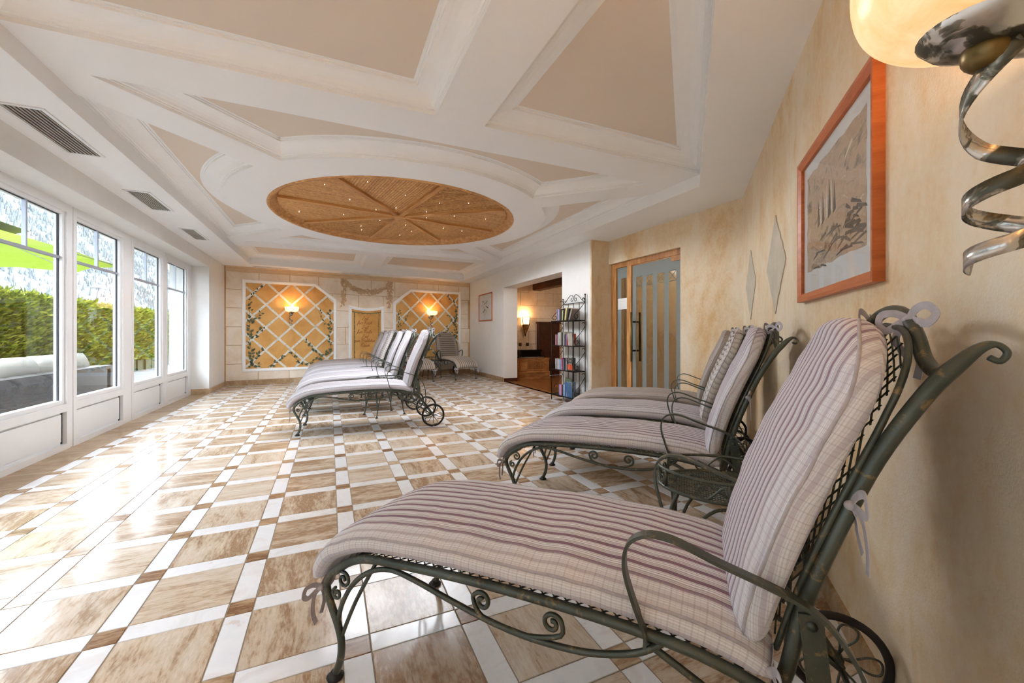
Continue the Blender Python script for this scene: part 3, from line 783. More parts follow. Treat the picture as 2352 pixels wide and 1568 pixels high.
# ------------------------------------------------------------------ trellis panels on the back wall
def clip_line(poly, p, d):
    """clip an infinite line to a convex polygon, return (t0, t1)"""
    t0, t1 = -1e9, 1e9; n = len(poly)
    for i in range(n):
        a, b = poly[i], poly[(i + 1) % n]; ex, ey = b[0] - a[0], b[1] - a[1]; nx, ny = -ey, ex
        den = nx * d[0] + ny * d[1]; num = nx * (p[0] - a[0]) + ny * (p[1] - a[1])
        if abs(den) < 1e-9:
            if num < 0: return None
        else:
            t = -num / den
            if den > 0: t0 = max(t0, t)
            else: t1 = min(t1, t)
    return (t0, t1) if t1 - t0 > 0.02 else None
def frame_loop(poly, prof):
    loops = [[V3((x, y, z)) for x, y in inset(poly, w)] for w, z in prof]; return loops
def leaf_poly(x, y, a, l):
    P = [(0, 0), (0.25, 0.26), (0.55, 0.25), (1, 0), (0.55, -0.25), (0.25, -0.26)]
    return [(x + (px * cos(a) - py * sin(a)) * l, y + (px * sin(a) + py * cos(a)) * l) for px, py in P]
def trellis(mirror, label, kx):
    f = (lambda s: 5.468 - s) if mirror else (lambda s: s)
    root = empty('trellis_panel', tuple(B0)); tag(root, label, 'wall panel', 'painted trellis panels on the stone wall')
    Mi = Matrix.Translation(-B0) @ MB_
    outp = ccw([(f(s), z) for s, z in [(0.275, 0.267), (2.088, 0.267), (2.088, 1.839), (1.651, 2.177), (0.275, 2.177)]])
    inn = inset(outp, 0.066)
    MB().prism(inset(outp, 0.03), 0.0, 0.009, M=Mi).obj('backing', 'ochre_panel', root)
    m = MB(); loops = frame_loop(outp, [(0, 0), (0, 0.022), (0.012, 0.03), (0.03, 0.032), (0.05, 0.024), (0.056, 0.026), (0.066, 0.022), (0.066, 0.004)]); nn = 5
    for k in range(len(loops) - 1): m.add([Mi @ v for v in loops[k] + loops[k + 1]], [(i, (i + 1) % nn, (i + 1) % nn + nn, i + nn) for i in range(nn)])
    m.obj('frame', 'moulding_white', root)
    def lath(p, d, z):
        c = clip_line(inn, p, d)
        if not c: return
        t0, t1 = c; n = max(2, int((t1 - t0) / 0.07)); P = []; wv = []
        for i in range(n + 1):
            t = t0 + (t1 - t0) * i / n; P.append(Mi @ V3((p[0] + d[0] * t, p[1] + d[1] * t, z))); wv.append(1 + 0.22 * noise.noise(V3((p[0] * 3 + t * 9, p[1] * 5, z))))
        MB().sweep(P, RECT(0.042, 0.008), up=tuple(BN), smooth=False, scale=wv).obj('lath', 'lath_paint', root)
    r2 = 1 / sqrt(2); sg = -1 if mirror else 1
    for c in (0.44, 0.92, 1.40, 1.885, 2.371, 2.85, 3.33, 3.8):
        lath((f(c - 1.2), 1.2), (sg * r2, -r2), 0.012)
    for c in (1.43, 0.97, 0.495, 0.025, -0.44, -0.91, -1.38):
        lath((f(1.2 - c), 1.2), (sg * r2, r2), 0.019)
    m = MB(); rr = random.Random(3 + kx)
    def vine(pts, dens, l):
        for (a, b) in zip(pts[:-1], pts[1:]):
            L = math.hypot(b[0] - a[0], b[1] - a[1]); k = max(1, int(L * dens)); an = atan2(b[1] - a[1], b[0] - a[0])
            for i in range(k):
                t = (i + rr.random() * .6) / k; x = a[0] + (b[0] - a[0]) * t + rr.uniform(-.03, .03); y = a[1] + (b[1] - a[1]) * t + rr.uniform(-.03, .03)
                q = leaf_poly(f(x), y, an + rr.choice((-1, 1)) * rr.uniform(.3, 1.2) if not mirror else pi - an + rr.uniform(-1.2, 1.2), l * rr.uniform(.7, 1.2))
                if all(clip_in(inn, p) for p in q): m.prism(q, 0.0235, 0.0245, M=Mi)
            m.tube([Mi @ V3((f(a[0]), a[1], 0.0235)), Mi @ V3((f(b[0]), b[1], 0.0235))], 0.0025, 4)
    vine([(.42, .36), (.44, .7), (.40, 1.0), (.42, 1.35), (.40, 1.7)], 30, .075)
    vine([(.42, .40), (.50, .55), (.66, .72)], 30, .075); vine([(.42, .95), (.58, 1.08), (.68, 1.2)], 26, .07)
    vine([(.40, 1.28), (.56, 1.42), (.62, 1.55)], 22, .06); vine([(.40, 1.75), (.50, 1.92), (.66, 2.06)], 22, .06)
    vine([(.46, .36), (.62, .42)], 24, .07); vine([(.75, .37), (.88, .45), (1.05, .58)], 28, .07)
    vine([(1.4, .37), (1.25, .52), (1.12, .68)], 26, .065); vine([(1.45, .38), (1.62, .48), (1.80, .55), (1.95, .7)], 28, .075)
    vine([(1.75, .55), (1.58, .75), (1.45, .92)], 28, .065); vine([(1.96, .6), (1.94, .95), (1.96, 1.3), (1.95, 1.62)], 24, .07)
    vine([(1.9, 1.25), (1.78, 1.4), (1.7, 1.6)], 18, .055)
    o = m.obj('painted_leaves', 'leaf_paint', root); o['kind'] = 'stuff'
def clip_in(poly, p):
    n = len(poly)
    for i in range(n):
        a, b = poly[i], poly[(i + 1) % n]
        if (b[0] - a[0]) * (p[1] - a[1]) - (b[1] - a[1]) * (p[0] - a[0]) < 0.004: return False
    return True
trellis(False, 'ochre trellis panel with chamfered right corner on the left of the stone wall', 0)
trellis(True, 'ochre trellis panel with chamfered left corner beside the white wall', 1)
# inscription panel
Mi = Matrix.Translation(-B0) @ MB_
ip = empty('inscription_panel', tuple(B0)); tag(ip, 'narrow ochre panel with German script lettering in a white frame', 'wall panel')
top = [(2.346 + (3.158 - 2.346) * t / 12, 1.725 - 0.062 * sin(pi * t / 12)) for t in range(13)]
outp = ccw([(2.346, 0.30), (3.158, 0.30)] + top[::-1])
MB().prism(inset(outp, 0.03), 0, 0.012, M=Mi).obj('backing', 'ochre_panel', ip)
m = MB(); loops = frame_loop(outp, [(0, 0), (0, 0.026), (0.014, 0.034), (0.034, 0.036), (0.055, 0.026), (0.068, 0.024), (0.068, 0.008)]); nn = len(outp)
for k in range(len(loops) - 1): m.add([Mi @ v for v in loops[k] + loops[k + 1]], [(i, (i + 1) % nn, (i + 1) % nn + nn, i + nn) for i in range(nn)])
m.obj('frame', 'moulding_white', ip)
m = MB(); bl = inset(outp, 0.115); bl2 = inset(outp, 0.13); nn = len(bl)
m.add([Mi @ V3((x, y, 0.0135)) for x, y in bl + bl2], [(i, (i + 1) % nn, (i + 1) % nn + nn, i + nn) for i in range(nn)])
rr = random.Random(5)
for i in range(nn):
    a, b = bl2[i], bl2[(i + 1) % nn]; L = math.hypot(b[0] - a[0], b[1] - a[1])
    for k in range(int(L / 0.035)):
        t = (k + .5) / max(1, int(L / 0.035)); m.prism(leaf_poly(a[0] + (b[0] - a[0]) * t, a[1] + (b[1] - a[1]) * t, atan2(b[1] - a[1], b[0] - a[0]) + rr.uniform(-.8, .8), .03), 0.0138, 0.0145, M=Mi)
o = m.obj('painted_border', 'leaf_paint', ip); o['kind'] = 'stuff'
def lettering(txt, s, z, size, parent, Mw, mat='letter_brown', shear=0.35, name='lettering', align='CENTER', out=0.0142):
    c = bpy.data.curves.new(name, 'FONT'); c.body = txt; c.size = size; c.align_x = align; c.shear = shear; c.extrude = 0.0004; c.materials.append(MAT[mat]); c.resolution_u = 3
    tmp = bpy.data.objects.new(name, c); COL.objects.link(tmp); bpy.context.view_layer.update()
    me = bpy.data.meshes.new_from_object(tmp.evaluated_get(bpy.context.evaluated_depsgraph_get())); bpy.data.objects.remove(tmp)
    if not me.materials: me.materials.append(MAT[mat])
    o = link(name, me, parent)
    o.matrix_local = Mw @ Matrix.Translation((s, z, out)); return o
GLY = {'Z': (.7, [[(.1, .85), (.3, 1.0), (.55, .95), (.4, .6), (.15, .2), (.05, .02), (.25, .08), (.5, -.05), (.65, .05)], [(.2, .5), (.5, .52)]]),
 'e': (.38, [[(0, .2), (.2, .3), (.28, .42), (.18, .5), (.06, .35), (.08, .1), (.22, .02), (.4, .15)]]), 'i': (.3, [[(0, .2), (.12, .48), (.1, .1), (.18, 0), (.32, .2)], [(.15, .66), (.17, .7)]]),
 't': (.33, [[(0, .2), (.2, .85), (.12, .15), (.2, 0), (.35, .18)], [(.02, .55), (.32, .58)]]), 'f': (.36, [[(0, .15), (.25, .6), (.35, .92), (.25, 1.0), (.15, .7), (.1, 0), (.02, -.35), (-.05, -.2), (.2, .05), (.35, .2)]]),
 'u': (.56, [[(0, .2), (.1, .48), (.08, .12), (.18, 0), (.32, .25), (.38, .48), (.36, .1), (.45, 0), (.58, .2)]]), 'r': (.45, [[(0, .2), (.12, .5), (.18, .42), (.32, .46), (.26, .1), (.36, 0), (.46, .2)]]),
 'R': (.75, [[(.2, .95), (.15, .4), (.05, -.02)], [(-.1, .7), (.1, .98), (.45, 1.0), (.55, .75), (.3, .5), (.2, .48), (.4, .25), (.6, -.02), (.75, .08)]]),
 'a': (.55, [[(.35, .42), (.2, .5), (.05, .3), (.06, .05), (.2, .02), (.35, .35), (.38, .48), (.36, .08), (.46, 0), (.56, .2)]]), 's': (.4, [[(0, .15), (.22, .5), (.3, .2), (.22, 0), (.05, .05)], [(.22, 0), (.42, .2)]]),
 'M': (.8, [[(-.1, .7), (.1, .95), (.1, .4), (0, 0)], [(.1, .9), (.3, .98), (.28, .3), (.26, .1)], [(.28, .3), (.5, .95), (.58, .95), (.56, .3), (.62, 0), (.78, .12)]]),
 'ß': (.5, [[(.2, .8), (.35, 1.0), (.42, .8), (.28, .55), (.45, .35), (.4, .05), (.25, .02)], [(0, .15), (.2, .8), (.1, -.3)]]), 'z': (.4, [[(0, .4), (.12, .5), (.3, .45), (.1, .1), (.28, .05), (.2, -.25), (0, -.3), (.2, -.05), (.42, .15)]]),
 'm': (.54, [[(0, .2), (.08, .5), (.06, 0)], [(.07, .25), (.2, .5), (.22, .3), (.2, 0)], [(.21, .25), (.34, .5), (.38, .3), (.36, .08), (.44, 0), (.55, .2)]]), 'n': (.44, [[(0, .2), (.08, .5), (.06, 0)], [(.07, .25), (.22, .5), (.26, .3), (.24, .08), (.32, 0), (.45, .2)]]),
 'N': (.75, [[(-.1, .7), (.08, .95), (.1, .5), (0, 0)], [(.1, .9), (.2, .9), (.4, .1), (.45, .05)], [(.45, .05), (.52, .6), (.68, 1.02)]]), 'c': (.38, [[(.3, .4), (.2, .5), (.05, .3), (.08, .05), (.22, .02), (.4, .18)]]),
 'h': (.44, [[(0, .2), (.25, .8), (.28, 1.0), (.18, .9), (.06, 0)], [(.08, .25), (.24, .5), (.27, .3), (.25, .08), (.33, 0), (.45, .2)]]), '.': (.2, [[(.05, .02), (.08, .04)]]), ' ': (.3, [])}
GLY['ü'] = (.56, GLY['u'][1] + [[(.14, .68), (.16, .72)], [(.32, .68), (.34, .72)]])
def script_line(txt, sc_, z, size):
    w = sum(GLY[c][0] for c in txt) * size; x = sc_ - w / 2; m = MB()
    for c in txt:
        adv, st = GLY[c]
        for k in st:
            P = [Mi @ V3((x + (px + py * .28) * size, z + py * size, .0138)) for px, py in k]
            m.sweep(cr(P, 4) if len(P) > 2 else P, RECT(size * .085, .0012), up=tuple(BN), smooth=False)
        x += adv * size
    m.obj('lettering', 'letter_brown', ip)
for tx, z, sz in (('Zeit', 1.385, .088), ('für Rast.', 1.283, .088), ('Zeit', 1.172, .088), ('für Muße.', 1.072, .088), ('Zeit', .958, .088), ('zum Nichtstun', .865, .082), ('Raum', .752, .088)):
    script_line(tx, 2.71, z, sz)
# garland
ga = empty('garland_relief', tuple(B0)); tag(ga, 'carved leaf garland hanging in a swag above the lettered panel', 'wall relief')
rr = random.Random(11)
def gleaf(m, x, y, a, l, h):
    P = leaf_poly(x, y, a, l); c = (sum(p[0] for p in P) / 6, sum(p[1] for p in P) / 6)
    vs = [Mi @ V3((p[0], p[1], 0.006)) for p in P] + [Mi @ V3((c[0], c[1], 0.006 + h))]
    m.add(vs, [(i, (i + 1) % 6, 6) for i in range(6)] + [(0, 6, 5)][:0])
def ggroup(name, pts, wid, n, l):
    m = MB(); C = cr([(p[0], p[1], 0) for p in pts], 8)
    for k in range(n):
        t = rr.random() * (len(C) - 1.001); i = int(t); p = C[i].lerp(C[i + 1], t - i); an = atan2((C[i + 1] - C[i]).y, (C[i + 1] - C[i]).x)
        w = wid * (0.5 + 0.5 * sin(pi * min(1, (t / len(C)) * 1.0 + .15)))
        gleaf(m, p.x + rr.uniform(-w, w) * abs(sin(an)) + rr.uniform(-.01, .01), p.y + rr.uniform(-w, w) * abs(cos(an)), an + rr.choice((0, pi)) + rr.uniform(-.8, .8), l * rr.uniform(.6, 1.15), rr.uniform(.012, .028))
    o = m.obj(name, 'garland_paint', ga); o['kind'] = 'stuff'
ggroup('swag', [(2.27, 2.25), (2.42, 2.14), (2.58, 2.07), (2.78, 2.05), (2.98, 2.07), (3.14, 2.14), (3.29, 2.25)], .05, 170, .09)
ggroup('drop', [(2.25, 2.32), (2.24, 2.2), (2.24, 2.05), (2.23, 1.88), (2.22, 1.72)], .055, 70, .09)
ggroup('drop', [(3.31, 2.32), (3.30, 2.2), (3.30, 2.05), (3.29, 1.88), (3.28, 1.72)], .055, 70, .09)

# ------------------------------------------------------------------ sconces
def sconce(M, label, bowl_mat, power, scale=1.0):
    """M maps (x = sideways, y = out from wall, z = up, origin on wall at finial height) to world"""
    r = empty('wall_sconce'); r.matrix_world = M; tag(r, label, 'wall lamp', 'spiral wall lamps')
    OFF = 0.18
    prof = [(0.001, -.004), (0.05, 0.0), (0.095, 0.012), (0.125, 0.034), (0.140, 0.064), (0.145, 0.10), (0.138, 0.104), (0.132, 0.07), (0.118, 0.044), (0.09, 0.025), (0.04, 0.012), (0.001, 0.008)]
    T = Matrix.Translation((0, OFF, 0.02)) @ Matrix.Rotation(radians(4), 4, 'X') @ Matrix.Diagonal((.94, .94, 1, 1))
    MB().lathe([(p.x, p.y) for p in cr([(a, b, 0) for a, b in prof], 4)], 56, T).obj('bowl', bowl_mat, r)
    MB().lathe([(0.001, -0.024), (0.03, -0.021), (0.055, -0.010), (0.070, 0.006), (0.072, 0.012), (0.068, 0.013), (0.05, -0.003), (0.03, -0.011), (0.001, -0.014)], 28, T).obj('dish', 'forged_steel', r)
    MB().ball((0, OFF, -0.005), 0.024, 14, 10).obj('finial', 'brass_dark', r)
    MB().tube(cr([(0, OFF - 0.01, -0.004), (0, OFF * 0.6, -0.012), (0, 0.0, -0.012)], 4), [0.012] * 9, 8).obj('arm', 'forged_steel', r)
    MB().lathe([(0.001, 0.0), (0.045, 0.0), (0.045, 0.008), (0.03, 0.014), (0.001, 0.016)], 20, Matrix.Rotation(-pi / 2, 4, 'X') @ Matrix.Translation((0, 0.012, 0))).obj('wall_plate', 'forged_steel', r)
    pts = []; N = 72
    for i in range(N + 1):
        t = i / N; hz = [0, .105, .16, .195, .235, .262]; q_ = t * 4.85; k_ = min(4, int(q_))
        a = pi - q_ * pi; rad = 0.032 - 0.003 * t
        pts.append((0.018 + cos(a) * rad * (1.25 - min(1, q_) * .25), OFF - 0.02 + sin(a) * rad, -0.005 - (hz[k_] + (hz[k_ + 1] - hz[k_]) * (q_ - k_))))
    def upf(i):
        p = V3(pts[i]); q = V3((p.x - 0.018, p.y - OFF + 0.02, 0)); return q.normalized() if q.length > 0 else V3((0, 1, 0))
    m = MB(); P = [V3((0.0, OFF - 0.01, -0.012))] + [V3(p) for p in pts]
    vs = []; fs = []
    sec = RECT(0.021, 0.0025); 
    for i, p in enumerate(pts):
        p = V3(p); t = V3(pts[min(i + 1, N)]) - V3(pts[max(i - 1, 0)]); t.normalize(); rad = upf(i); sd = t.cross(rad).normalized(); rad = sd.cross(t)
        for a, b in sec: vs.append(p + sd * a + rad * b)
    for i in range(N):
        for j in range(4):
            a = i * 4 + j; b = i * 4 + (j + 1) % 4; fs.append((a, a + 4, b + 4, b))
    fs += [(0, 1, 2, 3), (N * 4 + 3, N * 4 + 2, N * 4 + 1, N * 4)]
    m.add(vs, fs, True)
    m.tube([(0, OFF - 0.005, -0.01), tuple(pts[0])], 0.006, 6)
    o = m.obj('spiral_ribbon', 'forged_steel', r)
    ld = bpy.data.lights.new('bulb', 'POINT'); ld.energy = power; ld.color = (1.0, 0.62, 0.30); ld.shadow_soft_size = 0.03
    lo = bpy.data.objects.new('bulb', ld); COL.objects.link(lo); lo.parent = r; lo.location = (0, OFF, 0.12)
    return r
def wall_frame(M4, s, z):
    p = M4 @ V3((s, z, 0)); xs = (M4 @ V3((s + 1, z, 0))) - p; out = (M4 @ V3((s, z, 1))) - p
    xx = out.cross(V3((0, 0, 1))) ; 
    return Matrix(((xx.x, out.x, 0, p.x), (xx.y, out.y, 0, p.y), (0, 0, 1, p.z), (0, 0, 0, 1)))
sconce(wall_frame(MB_, 1.172, 1.50), 'lit amber wall lamp with spiral tail on the left trellis panel', 'alabaster_lit', 0.65)
sconce(wall_frame(MB_, 4.322, 1.50), 'lit amber wall lamp with spiral tail on the right trellis panel', 'alabaster_lit', 0.65)
sconce(wall_frame(MD_, 4.045, 1.40), 'large near amber wall lamp with forged spiral tail above the near lounger', 'alabaster_near', 2.0)
sconce(wall_frame(MD_, 6.3, 1.416), 'added unseen amber fill lamp on the sponged wall behind the viewpoint', 'alabaster_near', 5.0)  # out of view, added to brighten the near end of the room
sconce(wall_frame(MD_, 7.7, 1.416), 'added unseen amber fill lamp at the window end of the sponged wall', 'alabaster_near', 5.0)  # second added fill lamp, also behind the camera

# ------------------------------------------------------------------ pictures
def picture(Mw, s0, s1, z0, z1, fw, label, art, artrect, depth=0.03, dark_marks=None):
    c = Mw @ V3(((s0 + s1) / 2, z0, 0)); r = empty('framed_picture', tuple(c)); tag(r, label, 'picture')
    Mi_ = Matrix.Translation(-c) @ Mw
    def bars(poly0, poly1, o0, o1): pass
    O = [(s0, z0), (s1, z0), (s1, z1), (s0, z1)]; O = ccw(O)
    loops = frame_loop(O, [(0, 0), (0, depth), (fw * .35, depth), (fw, depth * .7), (fw, 0.004)])
    for sdx in range(4):
        m = MB()
        for k in range(len(loops) - 1):
            i, j = sdx, (sdx + 1) % 4; m.add([Mi_ @ v for v in (loops[k][i], loops[k][j], loops[k + 1][j], loops[k + 1][i])], [(0, 1, 2, 3)])
        m.obj('frame_bar', 'frame_cherry', r)
    MB().prism(inset(O, fw * .8), 0.003, 0.008, M=Mi_).obj('mat_board', 'mat_board', r)
    a0, a1, b0, b1 = artrect; pts = []
    C = [(a0, b0), (a1, b0), (a1, b1), (a0, b1)]
    for i in range(4):
        p, q = C[i], C[(i + 1) % 4]
        for k in range(14):
            t = k / 14; pts.append((p[0] + (q[0] - p[0]) * t + random.uniform(-.006, .006), p[1] + (q[1] - p[1]) * t + random.uniform(-.006, .006)))
    pr_ = MB().prism(pts, 0.008, 0.0088, M=Mi_).obj('print', art, r)
    for nm, mat, shapes in (dark_marks or []):
        m = MB()
        for sh in shapes: m.prism(ccw(sh), 0.0088, 0.0094, M=Mi_)
        m.obj(nm, mat, pr_)
    MB().prism(inset(O, fw * .9), 0.0115, 0.0125, M=Mi_).obj('glazing', 'picture_glass', r)
    return r
def boat(x, z, h, w): return [(x, z), (x + w, z + h * .08), (x + w * .35, z + h)]
rr = random.Random(2)
strokes = [[(x, z), (x + l, z + d), (x + l * .9, z + d + .008), (x + .01, z + .007)] for x, z, l, d in [(2.55 + rr.random() * .5, 1.33 + rr.random() * .12, rr.uniform(.05, .14), rr.uniform(-.02, .03)) for _ in range(26)]]
strokes += [[(x, z), (x + l, z - d), (x + l * .9, z - d + .012), (x + .01, z + .012)] for x, z, l, d in [(2.95 + rr.random() * .12, 1.36 + rr.random() * .14, rr.uniform(.05, .1), rr.uniform(.0, .03)) for _ in range(14)]]
picture(MD_, 2.375, 3.25, 1.2, 1.855, 0.036, 'large watercolour of sailing boats in a reddish wooden frame', 'art_sea', (2.468, 3.142, 1.33, 1.762), 0.03,
        [('sail_print', 'art_dark', [boat(2.63, 1.50, .11, .025), boat(2.69, 1.50, .13, .03), boat(2.77, 1.505, .15, .035), boat(2.83, 1.51, .12, .03)]),
         ('sail_light_print', 'art_light', [boat(2.665, 1.50, .12, .022), boat(2.74, 1.505, .15, .025), boat(2.80, 1.51, .16, .02), [(2.95, 1.66), (3.03, 1.70), (3.02, 1.712), (2.96, 1.675)]]),
         ('brush_print', 'art_dark', strokes)])
MW_ = Matrix(((0, 0, -1, XR), (-1, 0, 0, 0), (0, 1, 0, 0), (0, 0, 0, 1)))   # (s=-Y, z, out=-X)
picture(MW_, -9.92, -8.99, 1.37, 2.045, 0.028, 'small grey watercolour in a thin reddish frame on the white wall', 'art_small', (-9.72, -9.2, 1.52, 1.88), 0.02,
        [('brush_print', 'art_dark', [[(-9.62, 1.56), (-9.45, 1.66), (-9.47, 1.69), (-9.63, 1.58)], [(-9.4, 1.72), (-9.25, 1.66), (-9.26, 1.70), (-9.42, 1.75)], [(-9.55, 1.78), (-9.3, 1.86), (-9.3, 1.845), (-9.54, 1.765)]])])

# ------------------------------------------------------------------ glass door
XG = 3.90
dr = empty('door_1', (XG, 0, 0)); struct(dr, 'glass door and side light in a honey wooden frame', 'door')
m = MB().box(-0.03, 0.03, 4.89, 4.998, 0, 2.088).box(-0.03, 0.03, 3.64, 4.89, 2.02, 2.088).box(-0.03, 0.03, 4.565, 4.65, 0, 2.02).box(-0.03, 0.03, 3.635, 3.66, 0, 2.02)
m.obj('frame', 'door_wood', dr)
MB().box(-0.005, 0.005, 4.65, 4.89, 0.0, 2.02).obj('side_pane', 'door_glass', dr)
pane = MB().box(-0.005, 0.005, 3.665, 4.562, 0.01, 2.01).obj('door_pane', 'door_glass', dr)
def frost(y0, y1, z0, z1, par): MB().box(-0.0075, -0.0055, y0, y1, z0, z1).obj('frosted_stripe', 'frosted_glass', par)
sp = dr.children[1]
for (y0, y1) in ((4.655, 4.67), (4.80, 4.885)): frost(y0, y1, 0.05, 1.86 if y0 > 4.7 else 1.86, sp)
frost(4.655, 4.885, 1.86, 2.015, sp)
ys = [4.555 - 0.198 * i for i in range(6)]
for i in range(5):
    a = ys[i]; frost(max(3.67, a - 0.075), a, 0.12, 1.84, pane)
frost(3.67, 4.555, 1.84, 2.005, pane); 
for i in range(5):
    y1 = ys[i] - 0.075; y0 = max(3.675, y1 - 0.123)
    for zc in (1.78, 0.17):
        m = MB()
        for (p, q) in (((y0, zc - .06), (y1, zc + .06)), ((y0, zc + .06), (y1, zc - .06)), ((y0, zc - .065), (y1, zc - .065)), ((y0, zc + .062), (y1, zc + .062))):
            m.tube([(-0.0065, p[0], p[1]), (-0.0065, q[0], q[1])], 0.005, 4)
        m.obj('frosted_cross', 'frosted_glass', pane)
for yy, xo in ((4.50, -0.075), (4.50, 0.075)):
    h = MB().tube([(xo, yy, 0.67), (xo, yy, 1.355)], 0.016, 12).obj('pull_bar', 'brass_dark', dr)
for zz in (0.82, 1.22):
    MB().tube([(-0.075, 4.50, zz), (0.075, 4.50, zz)], 0.012, 10).obj('bar_bolt', 'black_metal', dr)
MB().box(-0.018, 0.018, 3.665, 3.84, 1.955, 2.02).obj('patch_hinge', 'door_wood', dr)
o = MB().box(XG - 0.010, XG - 0.0085, 4.665, 4.875, 1.41, 1.57).obj('paper_notice', 'paper'); tag(o, 'blank white paper sheet stuck on the side glass by the door', 'paper')
# room behind the door
m = MB().box(4.0, 6.2, 2.35, 5.15, -0.1, -0.002); struct(m.obj('floor_corridor', 'travertine_border'), 'stone floor of the corridor behind the glass door', 'floor')
m = MB().box(6.2, 6.3, 2.3, 5.2, 0, 2.5).box(4.1, 6.2, 2.25, 2.35, 0, 2.5).box(4.16, 6.2, 5.033, 5.15, 0, 2.5)
struct(m.obj('wall_corridor', 'sponge_plaster'), 'beige walls of the corridor behind the glass door', 'wall')
struct(MB().box(4.1, 6.3, 2.25, 5.15, 2.5, 2.6).obj('ceiling_corridor', 'white_paint'), 'ceiling of the corridor behind the glass door', 'ceiling')

kl = empty('room_fill_lamp', (5.6, 6.3, 2.33)); tag(kl, 'added unseen warm fill lamp in the dark wooden room', 'fill lamp')  # unseen lamp added to brighten the chest and the doorway view
MB().lathe([(.001, -.06), (.06, -.05), (.09, -.02), (.095, 0), (.001, 0)], 20).obj('shade', 'alabaster_lit', kl)
ld = bpy.data.lights.new('bulb', 'POINT'); ld.energy = 15; ld.color = (1.0, 0.7, 0.42); ld.shadow_soft_size = 0.06
lo = bpy.data.objects.new('bulb', ld); COL.objects.link(lo); lo.parent = kl; lo.location = (0, 0, -0.14)
cl = empty('corridor_fill_lamp', (5.2, 3.9, 2.5)); tag(cl, 'added unseen fill lamp in the corridor behind the glass door', 'fill lamp')  # unseen lamp added so the corridor reads brighter through the glass
MB().lathe([(.001, -.07), (.09, -.06), (.13, -.03), (.14, 0), (.001, 0)], 20).obj('shade', 'star_glow', cl)
ld = bpy.data.lights.new('bulb', 'POINT'); ld.energy = 7; ld.color = (1.0, 0.85, 0.66); ld.shadow_soft_size = 0.06
lo = bpy.data.objects.new('bulb', ld); COL.objects.link(lo); lo.parent = cl; lo.location = (0, 0, -0.16)
# ------------------------------------------------------------------ dark wooden room beyond the doorway
YD = 9.3
fw_ = MB().box(XR - 0.0, 7.2, 5.2, YD + 0.1, -0.1, -0.006).obj('floor_wood', 'floor_wood'); struct(fw_, 'brown wooden floor of the dark room', 'floor')
me_p = MB().cbox(-0.075, 0.075, -0.7, 0.7, -0.006, 0.0, 0.001).mesh('plank'); me_p.materials.append(MAT['floor_wood'])
for i in range(14):
    for j in range(2):
        x = XR + 0.085 + i * 0.152; y = 6.6 + j * 1.402 + (0.35 if i % 2 else 0)
        if y + .7 < YD: link('plank', me_p, fw_, (x, y, 0))
wsd = MB().box(XR + 0.33, 7.2, YD, YD + 0.15, 0, 2.6).obj('wall_stone', 'stone_joint'); struct(wsd, 'tan stone block wall inside the dark room', 'wall')
for r_ in range(8):
    z0 = -0.18 + r_ * 0.326; z1 = z0 + 0.326
    for c_ in range(8):
        x0 = XR + 0.33 + c_ * 0.47 - (0.235 if r_ % 2 else 0) + 0.07; x1 = x0 + 0.47
        x0 = max(x0, XR + 0.34)
        if x1 - x0 > 0.05: MB().cbox(x0 + .003, x1 - .003, max(z0, 0) + .003, min(z1, 2.4) - .003, 0, 0.012, 0.003, M=Matrix(((1, 0, 0, 0), (0, 0, -1, YD), (0, 1, 0, 0), (0, 0, 0, 1)))).obj('stone_block', 'stone_block', wsd)
m = MB().box(7.2, 7.3, 5.2, YD + 0.15, 0, 2.6).box(XR + 0.33, 7.2, 5.16, 5.26, 0, 2.6); struct(m.obj('wall_wood', 'beam_wood'), 'dark wooden walls of the dark room', 'wall')
struct(MB().box(XR + 0.33, 7.3, 5.2, YD + 0.15, 2.33, 2.45).obj('ceiling_wood', 'beam_wood'), 'dark wooden ceiling of the dark room', 'ceiling')
o = MB().box(4.72, 4.95, 5.5, YD - 0.02, 2.17, 2.33).box(4.735, 4.935, 5.5, YD - 0.02, 2.155, 2.17).obj('ceiling_beam', 'beam_wood'); struct(o, 'dark wooden beam under the ceiling of the dark room', 'beam')
# torch lamp
t = empty('torch_sconce', (4.48, YD - 0.012, 1.2)); tag(t, 'glowing torch-shaped wall lamp in the dark room', 'wall lamp')
def tr4(z0, z1, w0, w1, d0, d1, m):
    vs = [(-w0, -0.07 - d0, z0), (w0, -0.07 - d0, z0), (w0, -0.07 + d0, z0), (-w0, -0.07 + d0, z0), (-w1, -0.07 - d1, z1), (w1, -0.07 - d1, z1), (w1, -0.07 + d1, z1), (-w1, -0.07 + d1, z1)]
    m.add(vs, [(0, 1, 5, 4), (1, 2, 6, 5), (2, 3, 7, 6), (3, 0, 4, 7), (3, 2, 1, 0)]); return m
tr4(0.09, 0.28, 0.075, 0.10, 0.05, 0.06, MB()).obj('glass_shade', 'torch_glass', t)
m = MB(); 
for sx in (-1, 1): m.tube(cr([(sx * .108, -.125, .29), (sx * .085, -.12, .08), (sx * .06, -.11, .0), (0, -.06, -.2)], 5), .008, 6)
m.tube([(-.108, -.13, .285), (.108, -.13, .285)], .007, 6); m.tube([(-.085, -.125, .085), (.085, -.125, .085)], .009, 6); m.obj('cage', 'black_iron', t)
MB().add and tr4(-0.14, 0.08, 0.02, 0.07, 0.015, 0.045, MB()).obj('taper', 'chest_wood', t)
MB().lathe([(0.001, -.22), (.016, -.19), (.02, -.14), (.001, -.13)], 8, Matrix.Translation((0, -.07, 0))).obj('tip', 'black_iron', t)
MB().box(-.03, .03, -.03, 0, -.05, .05).obj('wall_plate', 'black_iron', t)
ld = bpy.data.lights.new('bulb', 'POINT'); ld.energy = 2.5; ld.color = (1.0, 0.6, 0.28); ld.shadow_soft_size = 0.04
